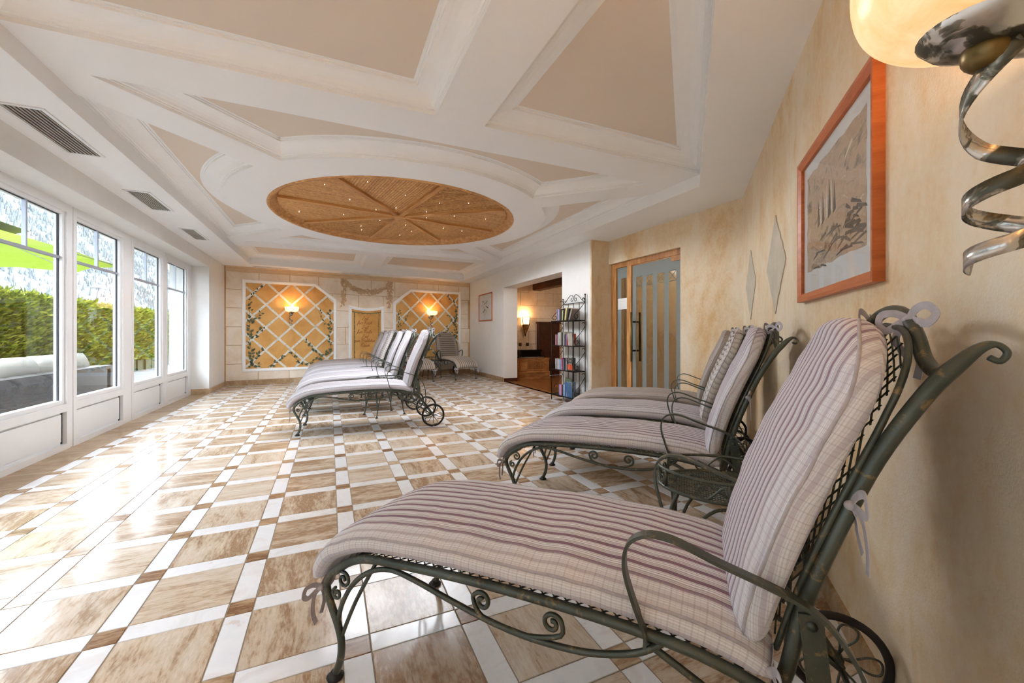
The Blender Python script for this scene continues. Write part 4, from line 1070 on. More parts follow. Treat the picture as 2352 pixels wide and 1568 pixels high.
lo = bpy.data.objects.new('bulb', ld); COL.objects.link(lo); lo.parent = t; lo.location = (0, -0.07, 0.30)
# dark panel on wall
o = empty('tall_dark_panel', (5.14, YD - 0.02, 0)); tag(o, 'tall dark wooden cupboard panel against the stone wall of the dark room', 'cupboard')
MB().box(-.30, .30, -.12, 0, 0.0, 1.32).obj('body', 'dark_wood', o); MB().box(-.325, .325, -.145, 0.0, 1.32, 1.36).obj('top_moulding', 'dark_wood', o); MB().box(-.25, .25, -.128, -.12, .55, 1.26).obj('door_panel', 'dark_wood', o)
# chest
ch = empty('wooden_chest', (4.37, 8.53, 0)); tag(ch, 'low pale wooden chest with a ribbed front in the dark room', 'chest')
MB().box(-.41, .41, 0.012, .5, 0.0, .47).obj('body', 'chest_wood', ch)
MB().box(-.425, .425, 0.0, .52, .455, .482).obj('top', 'chest_wood', ch)
MB().box(-.425, .425, -.012, .03, 0.0, .16).box(-.425, .425, -.02, .03, .15, .165).obj('plinth', 'chest_wood', ch)
MB().box(-.36, .36, 0.0, .012, .2, .21).box(-.36, .36, 0, .012, .42, .43).box(-.36, -.35, 0, .012, .21, .42).box(.35, .36, 0, .012, .21, .42).obj('panel_frame', 'chest_wood', ch)
for i in range(20):
    x = -.16 + i * .0235; MB().box(x - .006, x + .006, -.002, .012, .235, .40).obj('rib', 'chest_wood', ch)
o = MB().box(3.90, 4.82, 8.78, 9.14, .484, .515).obj('bench_top', 'black_glossy'); tag(o, 'black glossy bench top behind the wooden chest', 'bench top')
o = MB().lathe([(0.001, 0), (.16, 0), (.26, .018), (.265, .02), (.16, .006), (.001, .006)], 24, Matrix.Diagonal((1.3, .4, 1, 1))).obj('oval_tray', 'white_enamel', loc=(4.37, 8.645, .4835)); tag(o, 'flat pale oval tray lying on the wooden chest', 'tray')
o = MB().box(4.25, 4.84, 9.0, 9.27, .62, .66).box(4.27, 4.82, 9.02, 9.27, .515, .62).obj('wall_shelf', 'black_glossy'); tag(o, 'small black shelf box below the wall sockets', 'shelf')
o = MB().lathe([(0.001, 0), (.035, 0), (.038, .05), (.02, .075), (.012, .085), (.012, .11), (.016, .112), (.001, .112)], 14).obj('glass_bottle', 'picture_glass', loc=(4.58, 9.1, .661)); tag(o, 'small clear glass bottle on the black shelf', 'bottle')
for i, xx in enumerate((4.37, 4.575)):
    o = MB().cbox(xx - .04, xx + .04, .75, .83, .012, .022, .004, M=Matrix(((1, 0, 0, 0), (0, 0, -1, YD), (0, 1, 0, 0), (0, 0, 0, 1)))); ob = o.obj('wall_socket', 'socket_brown'); tag(ob, 'brown wall socket under the torch lamp, the %s one' % ('left', 'right')[i], 'socket', 'wall sockets in the dark room')

# ------------------------------------------------------------------ loungers
RAIL = [(-.036, .284), (-.02, .312), (.006, .338), (.071, .378), (.137, .399), (.263, .412), (.491, .426), (.726, .430), (.922, .424), (1.056, .408), (1.182, .366), (1.268, .293), (1.34, .2), (1.385, .125)]
HW = 0.26
def seat_z(s):
    for (a, b) in zip(RAIL[:-1], RAIL[1:]):
        if a[0] <= s <= b[0]: return a[1] + (b[1] - a[1]) * (s - a[0]) / (b[0] - a[0])
    return RAIL[0][1] if s < RAIL[0][0] else RAIL[-1][1]
RAILC = cr([(x, 0, z) for x, z in RAIL], 6)
def lattice_seat():
    m = MB(); pitch = 0.03
    def pt(s, y): 
        i = 0
        while i < len(RAILC) - 2 and RAILC[i + 1].x < s: i += 1
        a, b = RAILC[i], RAILC[i + 1]; t = max(0, min(1, (s - a.x) / max(1e-6, b.x - a.x))); return (s, y, a.z + (b.z - a.z) * t - .008)
    for sg in (1, -1):
        c = -0.6
        while c < 1.4:
            P = []
            for k in range(13):
                y = -HW + 2 * HW * k / 12; s = c + sg * y
                if -0.03 < s < 1.09: P.append(pt(s, y))
            if len(P) > 1: m.tube(P, 0.0022, 3, caps=False)
            c += pitch
    return m
BACKP = [(1.158, .445), (1.185, .56), (1.226, .69), (1.276, .815), (1.325, .925), (1.362, 1.02), (1.385, 1.085)]
BACKC = cr([(x, 0, z) for x, z in BACKP], 6)
def back_half(t):  # cushion half width along the back, t in 0..1
    base = 0.222 + 0.028 * sin(pi * min(1, t / 0.75))
    if t > 0.66: base = (0.222 + 0.028 * sin(pi * .66 / .75)) * sqrt(max(0.0, 1 - ((t - 0.66) / 0.345) ** 2.2)) * 0.93 + 0.015
    return base
def lattice_back():
    m = MB(); n = len(BACKC) - 1; Lb = 0.66
    for sg in (1, -1):
        c = -0.5
        while c < 1.2:
            P = []
            for k in range(13):
                y = -0.24 + 0.48 * k / 12; s = c + sg * y
                t = s / Lb
                if 0 < t < 0.97 and abs(y) < back_half(t) - 0.005:
                    i = min(n - 1, int(t * n)); p = BACKC[i].lerp(BACKC[i + 1], t * n - i); P.append((p.x + 0.004, y, p.z))
            if len(P) > 1: m.tube(P, 0.0022, 3, caps=False)
            c += 0.03
    return m
def cushion(path, hwf, th, nA, nS, seed, rip=0.004, endr=0.06, gap=0.012, back=False, he=0.75):
    m = MB(); C = cr([(x, 0, z) for x, z in path], 10)
    # resample by arc length
    L = [0]
    for a, b in zip(C[:-1], C[1:]): L.append(L[-1] + (b - a).length)
    T = L[-1]; vs = []; uv = []
    def at(d):
        i = 0
        while i < len(L) - 2 and L[i + 1] < d: i += 1
        f = (d - L[i]) / max(1e-9, L[i + 1] - L[i]); return C[i].lerp(C[i + 1], f), (C[i + 1] - C[i]).normalized()
    for i in range(nA + 1):
        # denser at the ends
        t = i / nA; t = 0.5 - 0.5 * cos(pi * t) * (0.35 + 0.65 * 1) if False else t
        tt = t
        if i <= 3: tt = [0, .006, .02, .04][i]
        elif i >= nA - 3: tt = 1 - [0, .006, .02, .04][nA - i]
        d = tt * T; p, tg = at(d); nrm = V3((-tg.z, 0, tg.x)); dd = min(d, T - d)
        e_ = 1.0 if dd > endr else sqrt(max(0.0, 1 - (1 - dd / endr) ** 2)) * 0.94 + 0.06
        hw = hwf(tt) * (1 if dd > endr else 0.93 + 0.07 * e_)
        for k in range(nS):
            ph = 2 * pi * k / nS; c_, s_ = cos(ph), sin(ph)
            y = hw * math.copysign(abs(c_) ** 0.5, c_); hh = 0.5 + 0.5 * e_ * math.copysign(abs(s_) ** he, s_)
            bulge = 1 + 0.16 * (1 - min(1, (y / max(hw, 1e-3)) ** 2)) if s_ > 0 else 1
            h = gap + th * hh * bulge
            q = p + nrm * h; q.y += y
            nz = noise.noise(V3((q.x * 5 + seed, q.y * 6, q.z * 5))) * rip + noise.noise(V3((q.x * 16 + seed, q.y * 7, q.z * 16))) * rip * 0.7
            if s_ > -0.2: q += nrm * nz * e_
            vs.append(q); uv.append((y + math.copysign(1, c_) * th * (1 - hh) * min(1.0, abs(c_) * 1.2) * (1 if s_ > -.3 else .6), d))
    fs = []
    for i in range(nA):
        for k in range(nS):
            a = i * nS + k; b = i * nS + (k + 1) % nS; fs.append((a, b, b + nS, a + nS))
    fs.append(tuple(reversed(range(nS)))); fs.append(tuple(nA * nS + k for k in range(nS)))
    m.add(vs, fs, True); m.uv = uv
    # piping along the upper side seam
    pm = MB()
    for ks in (int(nS * 0.07) or 1, nS // 2 - (int(nS * 0.07) or 1)):
        pm.tube([vs[i * nS + ks] for i in range(1, nA, 2)], 0.0035, 5)
    return m, pm
def tie_mesh(seed):
    rr = random.Random(seed); m = MB(); sec = RECT(0.015, 0.0015)
    m.ball((0, 0, 0), 0.011, 8, 6, 1.2, .9, .8)
    for sx in (-1, 1):
        lp = [(0, 0, 0), (sx * .02, .006, .016), (sx * .045, .01, .018), (sx * .056, .008, 0), (sx * .04, .01, -.016), (sx * .016, .006, -.006), (0, 0, 0)]
        m.sweep(cr(lp, 4), sec, up=(0, 1, 0), smooth=False)
        L = rr.uniform(.07, .12)
        m.sweep(cr([(0, 0, 0), (sx * .016, .01, -.02), (sx * .022, .012, -L * .6), (sx * .014 + rr.uniform(-.01, .01), .012, -L)], 4), sec, up=(0, 1, 0), smooth=False)
    me = m.mesh('tie'); me.materials.append(MAT['tie_fabric']); return me
TIES = [tie_mesh(i) for i in range(3)]
def mk_mesh(m, name, mat):
    me = m.mesh(name); me.materials.append(MAT[mat]); return me
def part(root, name, m, mat, parent=None): return link(name, mk_mesh(m, name, mat), parent or root)
def wheel(root, y):
    w = link('wheel', mk_mesh(MB().lathe([(.13, 0), (.126, .009), (.117, .011), (.110, .008), (.108, 0), (.110, -.008), (.117, -.011), (.126, -.009)], 40, closed_prof=True), 'wheel', 'rubber'), root)
    w.location = (1.385, y, .1305); w.rotation_euler = (pi / 2, 0, 0)
    m = MB()
    for k in range(5):
        a = 2 * pi * k / 5; pl = []
        for r, da in ((.012, 0), (.04, -.16), (.075, -.30), (.098, -.2), (.103, 0), (.098, .2), (.075, .30), (.04, .16), (.012, 0)):
            pl.append((r * cos(a + da), r * sin(a + da), 0))
        m.tube(cr(pl, 4), .0034, 6)
    link('spokes', mk_mesh(m, 'spokes', 'green_iron'), w)
    link('hub', mk_mesh(MB().lathe([(.001, -.016), (.013, -.016), (.015, -.01), (.015, .01), (.013, .016), (.001, .016)], 12), 'hub', 'green_iron'), w)
def xz(pts, y): return [(p[0], y, p[1]) for p in pts]
def make_lounger():
    r = empty('sun_lounger')
    for sg in (-1, 1):
        y = sg * HW
        part(r, 'side_rail', MB().tube(cr(xz(RAIL, y), 5), .0125, 10), 'green_iron')
        lg = part(r, 'leg', MB().tube(cr([(-.036, y, .284), (-.034, y, .262), (-.018, y, .222), (.012, y, .165), (.026, y, .115), (.02, y, .06), (0, y, .012)], 5), .0115, 9), 'green_iron')
        part(r, 'foot', MB().lathe([(.001, 0), (.024, 0), (.026, .006), (.018, .012), (.012, .022), (.001, .022)], 14, Matrix.Translation((-.001, y, 0))), 'rubber', lg)
        arch = cr(xz([(.008, .17), (.03, .24), (.075, .31), (.14, .362), (.218, .388), (.308, .38), (.43, .356), (.569, .334), (.68, .330), (.80, .342), (.90, .374), (.955, .412)], y), 5)
        part(r, 'stretcher', MB().tube(arch, .0075, 8), 'green_iron')
        part(r, 'brace', MB().tube(cr([(.024, y, .13), (.075, y * .97, .25), (.15, y * .93, .385)], 4), .006, 6), 'green_iron')
        m = MB()
        a = spiral(.520, .381, .005, .026, pi - 2 * pi * 1.35, 1.35, 24) + [(.499, .358), (.522, .342), (.568, .335)]
        b_ = [(1.23 - p_[0], p_[1]) for p_ in a][::-1]
        m.tube(cr(xz(a[::2] + [(.615, .333)] + b_[::2], y), 3), .006, 7)
        part(r, 'scroll', m, 'green_iron')
        m = MB(); s1 = spiral(.034, .312, .005, .026, radians(120) - 2 * pi * 1.35, 1.35, 22); s2 = spiral(.006, .262, .004, .019, radians(230), -1.35, 20)[::1]
        m.tube(cr(xz(s1[::2], y), 3), .0052, 7); m.tube(cr(xz(s2[::2], y), 3), .0052, 7)
        part(r, 'scroll', m, 'green_iron')
        # armrest ribbon
        ya = sg * (HW + .012)
        AR = [(.922, ya, .405), (.922, ya, .435), (.902, sg * (HW + .025), .50), (.884, sg * (HW + .035), .575), (.892, sg * (HW + .04), .628), (.925, sg * (HW + .042), .655), (.975, sg * (HW + .04), .656), (1.056, sg * (HW + .035), .628), (1.205, sg * (HW + .022), .573), (1.268, sg * (HW + .02), .505), (1.298, sg * (HW + .016), .42), (1.305, sg * (HW + .01), .33), (1.300, sg * HW, .262)]
        part(r, 'armrest', MB().sweep(cr(AR, 6), [(-.012, -.0035), (.012, -.0035), (.0125, 0), (.012, .0035), (-.012, .0035), (-.0125, 0)], up=(0, sg, 0.0), smooth=True) if False else MB().sweep(cr(AR, 6), [(-.0035, -.012), (.0035, -.012), (.0035, .012), (-.0035, .012)], up=(0, 1, 0), smooth=False), 'green_iron')
        # post with curled end
        yp = sg * (HW - .015)
        PO = [(1.165, yp, .385), (1.180, yp, .43), (1.208, yp, .561), (1.255, yp, .70), (1.313, yp, .845), (1.380, yp, .966), (1.422, yp, 1.02), (1.446, yp, 1.044), (1.464, yp, 1.049), (1.476, yp, 1.036), (1.468, yp, 1.022), (1.455, yp, 1.028)]
        pc = cr(PO, 5); nrad = [.0135 if i < 28 else max(.005, .0135 - .0006 * (i - 28) * 1.2) for i in range(len(pc))]
        part(r, 'back_post', MB().tube(pc, nrad, 10), 'green_iron')
        part(r, 'support_bar', MB().box(-.019, .019, -.003, .003, -.16, .02, M=Matrix.Translation((1.215, yp + sg * .016, .53)) @ Matrix.Rotation(radians(-6), 4, 'Y')).tube([(1.215, yp, .53), (1.215, yp + sg * .022, .53)], .009, 8), 'green_iron')
        # inner frame following the cushion
        nb = len(BACKC) - 1; P = []
        for i in range(nb + 1):
            t = i / nb; P.append((BACKC[i].x + .006, sg * back_half(t) * (1.0 if t < .98 else .6), BACKC[i].z))
        part(r, 'inner_frame', MB().tube(P, .006, 7), 'green_iron')
        wheel(r, sg * (HW + .035))
        part(r, 'undercarriage', MB().tube(cr([(.92, y * .96, .40), (1.10, y * .96, .31), (1.25, y * .96, .22), (1.385, y * .96, .125)], 4), .008, 7), 'green_iron')
    arch = [(1.404, -.245, .998), (1.402, -.215, 1.0), (1.400, -.18, 1.02), (1.404, -.14, 1.062), (1.410, -.075, 1.105), (1.412, 0, 1.117), (1.410, .075, 1.105), (1.404, .14, 1.062), (1.400, .18, 1.02), (1.402, .215, 1.0), (1.404, .245, .998)]
    part(r, 'back_arch', MB().tube(cr(arch, 6), .0125, 10), 'green_iron')
    part(r, 'axle', MB().tube([(1.385, -HW - .04, .125), (1.385, HW + .04, .125)], .008, 8), 'green_iron')
    for s, z in ((-.02, .312), (1.10, .39)):
        part(r, 'crossbar', MB().tube([(s, -HW, z), (s, HW, z)], .009, 8), 'green_iron')
    o = part(r, 'seat_lattice', lattice_seat(), 'green_iron'); o['kind'] = 'stuff'
    o = part(r, 'back_lattice', lattice_back(), 'green_iron'); o['kind'] = 'stuff'
    SP = [(-.052, .270), (-.04, .30), (-.012, .338), (.03, .362), (.10, .389), (.2, .406), (.40, .421), (.65, .429), (.88, .426), (1.02, .412), (1.10, .392), (1.135, .376)]
    m, pm = cushion(SP, lambda t: .272, .080, 84, 44, 1.3, .005, .035, gap=.002)
    sc = part(r, 'seat_cushion', m, 'mauve_stripe'); part(r, 'piping', pm, 'tie_fabric', sc)
    m, pm = cushion(BACKP, lambda t: back_half(t) + .028 * min(1, (1 - t) * 6), .074, 64, 40, 5.1, .006, .04, gap=.004, back=True, he=.55)
    bc = part(r, 'back_cushion', m, 'mauve_back'); part(r, 'piping', pm, 'tie_fabric', bc)
    def tie(par, loc, rot, k):
        o = link('tie', TIES[k % 3], par); o.location = loc; o.rotation_euler = rot
    for sg in (-1, 1):
        tie(sc, (-.058, sg * (HW + .004), .268), (0, 0, radians(90) + (0 if sg < 0 else 0)), 0)
        tie(bc, (1.272, sg * (HW - .002), .76), (0, radians(-20), radians(-90) * -sg), 1)
        tie(bc, (1.405, sg * .105, 1.095), (0, radians(10), radians(90) - sg * .5), 2)
        tie(bc, (1.15, sg * (HW + .006), .425), (0, 0, radians(90) * sg), 1)
    return r
PROTO = make_lounger()
def place_lounger(x, y, ang, label, group, seat, back, first=False, scale=1.0):
    o = PROTO if first else copy_tree(PROTO)
    o.location = (x, y, 0); o.rotation_euler = (0, 0, ang); o.scale = (scale,) * 3
    tag(o, label, 'lounger', group)
    for c in o.children:
        nm = c.name.split('.')[0]
        if nm in ('seat_cushion', 'back_cushion'):
            c.material_slots[0].link = 'OBJECT'; c.material_slots[0].material = MAT[seat if nm == 'seat_cushion' else back]
    return o
GR, GL, GB = 'loungers along the sponged wall', 'loungers in the middle row', 'loungers facing out from the stone wall'
def from_p0(p0, ang): return (p0[0] - sin(ang) * .27, p0[1] + cos(ang) * .27)
LS = .985
aR = radians(-49.2)
p = from_p0((.006, 1.352), aR); place_lounger(p[0], p[1], aR, 'nearest lounger in the foreground with mauve and white striped cushions', GR, 'mauve_stripe', 'mauve_back', True, LS)
aR = radians(-50.5); r2 = (1.005, 2.275)
p = from_p0(r2, aR); place_lounger(p[0], p[1], aR, 'mauve striped lounger just behind the side table by the sponged wall', GR, 'mauve_stripe', 'mauve_back', scale=LS)
p = from_p0((r2[0] + .615, r2[1] + .575), aR); place_lounger(p[0], p[1], aR, 'lounger by the sponged wall whose backrest has zigzag wrinkled stripes', GR, 'pale_stripe', 'zigzag', scale=LS)
p = from_p0((r2[0] + 1.23, r2[1] + 1.145), aR); place_lounger(p[0], p[1], aR, 'grey-cushioned lounger closest to the glass door', GR, 'grey_stripe', 'grey_stripe', scale=LS)
aL = radians(-4.7)
LL = [(-.303, 4.746, 'frontmost lounger of the middle row, its big wheel nearest the camera', 'pale_stripe', 'pale_stripe'),
      (-.30, 5.87, 'second lounger of the middle row, just behind the front side table', 'pale_stripe', 'pale_stripe'),
      (-.30, 6.63, 'third lounger of the middle row, counted from the front', 'pale_stripe', 'pale_stripe'),
      (-.30, 7.66, 'fourth lounger of the middle row, backrest with zigzag wrinkled stripes', 'pale_stripe', 'zigzag'),
      (-.30, 8.36, 'fifth lounger of the middle row, counted from the front', 'pale_stripe', 'pale_stripe'),
      (-.30, 9.17, 'rearmost lounger of the middle row, grey cushions, closest to the stone wall', 'grey_stripe', 'grey_stripe')]
for x, y, lb, sm_, bm_ in LL:
    p = from_p0((x, y), aL); place_lounger(p[0], p[1], aL, lb, GL, sm_, bm_)
aB = radians(96.5)
place_lounger(2.872, 9.03, aB, 'dark striped lounger in the far corner beside the white wall', GB, 'brown_length', 'brown_cross', scale=LS)
place_lounger(1.84, 8.90, aB, 'dark striped lounger at the stone wall, half hidden by the middle row', GB, 'brown_length', 'brown_cross', scale=LS)

# ------------------------------------------------------------------ side tables
def make_table(a=.24, b=.18):
    r = empty('side_table'); z0, z1 = .415, .488
    def ov(k, z, n=40): return [(a * k * cos(2 * pi * i / n), b * k * sin(2 * pi * i / n), z) for i in range(n)]
    part(r, 'lower_rim', MB().tube(ov(1, z0), .0075, 8, closed=True), 'green_iron')
    part(r, 'upper_rim', MB().tube(ov(1.0, z1), .0065, 8, closed=True), 'green_iron')
    m = MB(); 
    for sg in (1, -1):
        c = -.5
        while c < .5:
            P = []
            for k in range(41):
                x = -.25 + .5 * k / 40; y = c + sg * x
                if (x / a) ** 2 + (y / b) ** 2 < .97: P.append((x, y, z0))
            if len(P) > 1: m.tube([P[0], P[-1]], .0021, 4, caps=False)
            c += .0185
    o = part(r, 'mesh_top', m, 'green_iron'); o['kind'] = 'stuff'
    for k in range(6):
        an = 2 * pi * (k + .5) / 6; part(r, 'gallery_post', MB().tube([(a * cos(an), b * sin(an), z0), (a * cos(an), b * sin(an), z1)], .006, 7), 'green_iron')
    for k in range(4):
        ac = pi / 2 * k + (0 if k % 2 else 0); hw = .50 if k % 2 == 0 else .42
        P = []
        sp1 = spiral(-.78, .5, .03, .2, 0.5, 1.2, 14); 
        prof = [(-.98, .45), (-1.0, .62), (-.88, .68), (-.82, .5), (-.9, .3), (-1.05, .25), (-.85, .1), (-.6, .4), (-.3, .85), (0, .95), (.3, .85), (.6, .4), (.85, .1), (1.05, .25), (.9, .3), (.82, .5), (.88, .68), (1.0, .62), (.98, .45)]
        prof = [(-.86, .48), (-.80, .60), (-.88, .70), (-.98, .60), (-1.0, .38), (-.88, .12), (-.66, .10), (-.42, .45), (-.18, .80), (.08, .86), (.34, .62), (.62, .22), (.84, .08), (1.0, .26), (1.0, .50), (.90, .60), (.80, .50), (.84, .38)]
        for (u_, w_) in prof:
            an = ac + u_ * hw * (1.0 if k % 2 else .9); P.append((a * cos(an), b * sin(an), z0 + (z1 - z0) * w_))
        part(r, 'gallery_scroll', MB().tube(cr(P, 3), .0042, 6), 'green_iron')
    for sx in (-1, 1):
        for sy in (-1, 1):
            L = cr([(sx * .165, sy * .128, z0), (sx * .19, sy * .145, .33), (sx * .182, sy * .15, .2), (sx * .178, sy * .155, .09), (sx * .195, sy * .165, .012)], 5)
            lg = part(r, 'leg', MB().tube(L, .008, 8), 'green_iron')
            part(r, 'foot', MB().lathe([(.001, 0), (.018, 0), (.019, .005), (.01, .016), (.001, .016)], 12, Matrix.Translation((sx * .195, sy * .165, 0))), 'rubber', lg)
    for sy in (-1, 1):
        part(r, 'brace_arch', MB().tube(cr([(-.178, sy * .155, .10), (-.13, sy * .15, .26), (-.06, sy * .148, .355), (0, sy * .146, .38), (.06, sy * .148, .355), (.13, sy * .15, .26), (.178, sy * .155, .10)], 4), .0065, 7), 'green_iron')
    for sx in (-1, 1):
        part(r, 'brace_arch', MB().tube(cr([(sx * .178, -.155, .10), (sx * .178, -.11, .26), (sx * .178, 0, .36), (sx * .178, .11, .26), (sx * .178, .155, .10)], 4), .0065, 7), 'green_iron')
    return r
T0 = make_table()
def place_table(x, y, ang, label, first=False, sc=1.0):
    o = T0 if first else copy_tree(T0); o.location = (x, y, 0); o.rotation_euler = (0, 0, ang); o.scale = (sc, sc, 1); tag(o, label, 'table', 'oval iron side tables')
place_table(1.50, 1.19, radians(-47), 'oval wrought iron side table beside the nearest lounger', True, 1.08)
place_table(.655, 5.56, radians(22), 'oval wrought iron side table behind the frontmost lounger of the middle row')
place_table(.66, 7.33, radians(-4), 'oval wrought iron side table deep inside the middle row of loungers', sc=.88)
place_table(2.265, 9.85, radians(97), 'oval dark side table between the two loungers at the stone wall')
# loose tie on the floor by the wheel
m = MB().sweep(cr([(.86, 4.60, .003), (.95, 4.575, .005), (1.04, 4.57, .004), (1.12, 4.53, .005), (1.22, 4.52, .003)], 5), RECT(.018, .004), smooth=False).ball((1.07, 4.555, .009), .011, 8, 6)
tag(m.obj('fabric_tie', 'tie_fabric'), 'loose pale fabric tie lying on the floor under the wheel', 'ribbon')

# ------------------------------------------------------------------ bookshelf with books
SX0, SX1, SY0, SY1 = 3.26, 3.475, 5.11, 5.74
SHZ = [.10, .496, .872, 1.256]
bs = empty('iron_bookshelf', ((SX0 + SX1) / 2, (SY0 + SY1) / 2, 0)); tag(bs, 'black wrought iron bookshelf with four shelves against the white wall', 'bookshelf')
OB = V3(bs.location)
def R_(p): return tuple(V3(p) - OB)
def bpart(name, m, mat='black_iron', parent=None):
    m.v = [R_(v) for v in m.v]; return m.obj(name, mat, parent or bs)
for (x, y, h) in ((SX0, SY0, 1.262), (SX0, SY1, 1.262), (SX1, SY0, 1.63), (SX1, SY1, 1.60)):
    bpart('post', MB().tube([(x, y, 0), (x, y, h)], .007, 8))
    if h > 1.3: bpart('finial', MB().ball((x, y, h + .01), .013, 10, 8))
for z in SHZ:
    sh = bpart('shelf', MB().box(SX0, SX1, SY0, SY1, z - .003, z + .001).box(SX0 - .004, SX0 + .004, SY0, SY1, z - .011, z + .004).box(SX1 - .004, SX1 + .004, SY0, SY1, z - .011, z + .004).box(SX0, SX1, SY0 - .004, SY0 + .004, z - .011, z + .004).box(SX0, SX1, SY1 - .004, SY1 + .004, z - .011, z + .004))
for k in range(3):
    y = SY0 + (SY1 - SY0) * (k + 1) / 4; bpart('back_rod', MB().tube([(SX1, y, .1), (SX1, y, 1.53)], .005, 6))
bpart('top_rail', MB().tube([(SX1, SY0, 1.53), (SX1, SY1, 1.53)], .006, 6))
ym = (SY0 + SY1) / 2
for sg in (-1, 1):
    q = [(ym + sg * .30, 1.535), (ym + sg * .24, 1.56), (ym + sg * .15, 1.625), (ym + sg * .07, 1.66), (ym + sg * .02, 1.635), (ym + sg * .018, 1.585), (ym + sg * .05, 1.56), (ym + sg * .078, 1.58), (ym + sg * .068, 1.61), (ym + sg * .052, 1.60)]
    bpart('crest_scroll', MB().tube(cr([(SX1, a, b) for a, b in q], 4), .0045, 6))
    q = [(ym + sg * .30, 1.55), (ym + sg * .28, 1.58), (ym + sg * .25, 1.575), (ym + sg * .255, 1.55)]
    bpart('crest_scroll', MB().tube(cr([(SX1, a, b) for a, b in q], 4), .004, 6))
for y in (SY0, SY1):
    for (z0, z1) in ((SHZ[0], SHZ[1]), (SHZ[1], SHZ[2]), (SHZ[2], SHZ[3]), (SHZ[3], 1.62)):
        h = z1 - z0
        q = [(SX1 - .05, z1 - .05), (SX1 - .035, z1 - .03), (SX1 - .01, z1 - .045), (SX1 - .005, z1 - .09), (SX1 - .08, z0 + h * .5), (SX0 + .05, z0 + h * .28), (SX0 + .02, z0 + h * .15), (SX0 + .05, z0 + .025), (SX0 + .09, z0 + .04), (SX0 + .085, z0 + .08), (SX0 + .06, z0 + .075)]
        bpart('side_scroll', MB().tube(cr([(a, y, b) for a, b in q], 4), .0045, 6))
GRP = ['books on the bottom shelf', 'books on the third shelf down', 'books on the second shelf down', 'books on the top shelf']
def book(shelf, y, th, h, d, tilt, col, label, face=False, xo=.012):
    z = SHZ[shelf] + .0015; y -= (.062 if face else .04)
    nm = 'cover_%d_%d' % (shelf, int(y * 1000)); m_book(nm, col)
    r = empty('book', (SX0 + xo, y, z + (.5 * th * abs(sin(tilt)) if not face else 0))); tag(r, label, 'book', GRP[shelf])
    if not face:
        M = Matrix.Rotation(tilt, 4, 'X')
        m = MB().box(0, d, -th / 2, -th / 2 + .003, 0, h, M=M).box(0, d, th / 2 - .003, th / 2, 0, h, M=M).box(-.003, .003, -th / 2, th / 2, 0, h, M=M); m.obj('cover', nm, r)
        MB().box(.003, d - .005, -th / 2 + .003, th / 2 - .003, .004, h - .004, M=M).obj('pages', 'page_paper', r)
    else:
        M = Matrix.Rotation(radians(-8), 4, 'Y') if tilt == 0 else Matrix.Rotation(tilt, 4, 'X') @ Matrix.Rotation(radians(6), 4, 'Y')
        w = d
        m = MB().box(0, .003, -w / 2, w / 2, 0, h, M=M).box(th - .003, th, -w / 2, w / 2, 0, h, M=M).box(0, th, w / 2 - .003, w / 2, 0, h, M=M); m.obj('cover', nm, r)
        MB().box(.003, th - .003, -w / 2 + .004, w / 2 - .003, .004, h - .004, M=M).obj('pages', 'page_paper', r)
    return r, M
T_ = 3
for a in [(5.62, .02, .185, .13, 0, (150, 158, 182), 'pale blue-grey book at the left end of the top shelf'), (5.596, .018, .185, .13, 0, (98, 54, 132), 'purple book second from the left on the top shelf'),
          (5.572, .02, .18, .13, 0, (214, 206, 216), 'white and lilac book third from the left on the top shelf'), (5.545, .024, .18, .13, .04, (106, 112, 130), 'slate blue book on the top shelf beside the lilac one'),
          (5.508, .035, .178, .13, .05, (58, 44, 42), 'thick dark brown book on the top shelf'), (5.468, .024, .16, .13, .1, (196, 206, 158), 'pale green leaning book on the top shelf'),
          (5.43, .026, .185, .13, .16, (44, 38, 34), 'black leaning book on the top shelf next to the green one'), (5.385, .034, .19, .13, .2, (224, 212, 152), 'cream yellow leaning book on the top shelf'),
          (5.335, .03, .18, .13, .28, (66, 60, 58), 'charcoal leaning book on the top shelf'), (5.27, .035, .18, .13, .42, (150, 142, 136), 'silver grey strongly leaning book at the right end of the top shelf')]: book(3, *a)
for a in [(5.665, .024, .17, .13, 0, (148, 132, 142), 'greyish mauve book at the left end of the second shelf'), (5.638, .022, .17, .13, 0, (140, 84, 96), 'dusty rose book second from the left on the second shelf'), (5.612, .02, .172, .13, 0, (122, 72, 82), 'maroon book with pale label on the second shelf'),
          (5.585, .024, .2, .14, 0, (222, 222, 224), 'white tall book on the second shelf'), (5.535, .05, .205, .14, 0, (176, 174, 164), 'thick pale grey book on the second shelf'), (5.49, .03, .205, .14, 0, (104, 104, 106), 'mid grey tall book on the second shelf'),
          (5.455, .03, .205, .14, 0, (60, 62, 60), 'charcoal tall book on the second shelf'), (5.42, .02, .212, .14, .02, (228, 224, 214), 'ivory tall thin book on the second shelf'), (5.387, .03, .17, .13, .03, (70, 58, 70), 'dark plum book on the second shelf'),
          (5.35, .03, .17, .13, .03, (128, 112, 148), 'lilac book beside the red one on the second shelf'), (5.312, .026, .18, .13, .08, (196, 62, 58), 'bright red leaning book on the second shelf')]: book(2, *a)
r, M = book(2, 5.248, .03, .185, .134, 0, (178, 170, 158), 'mottled grey book facing outward at the right of the second shelf', True)
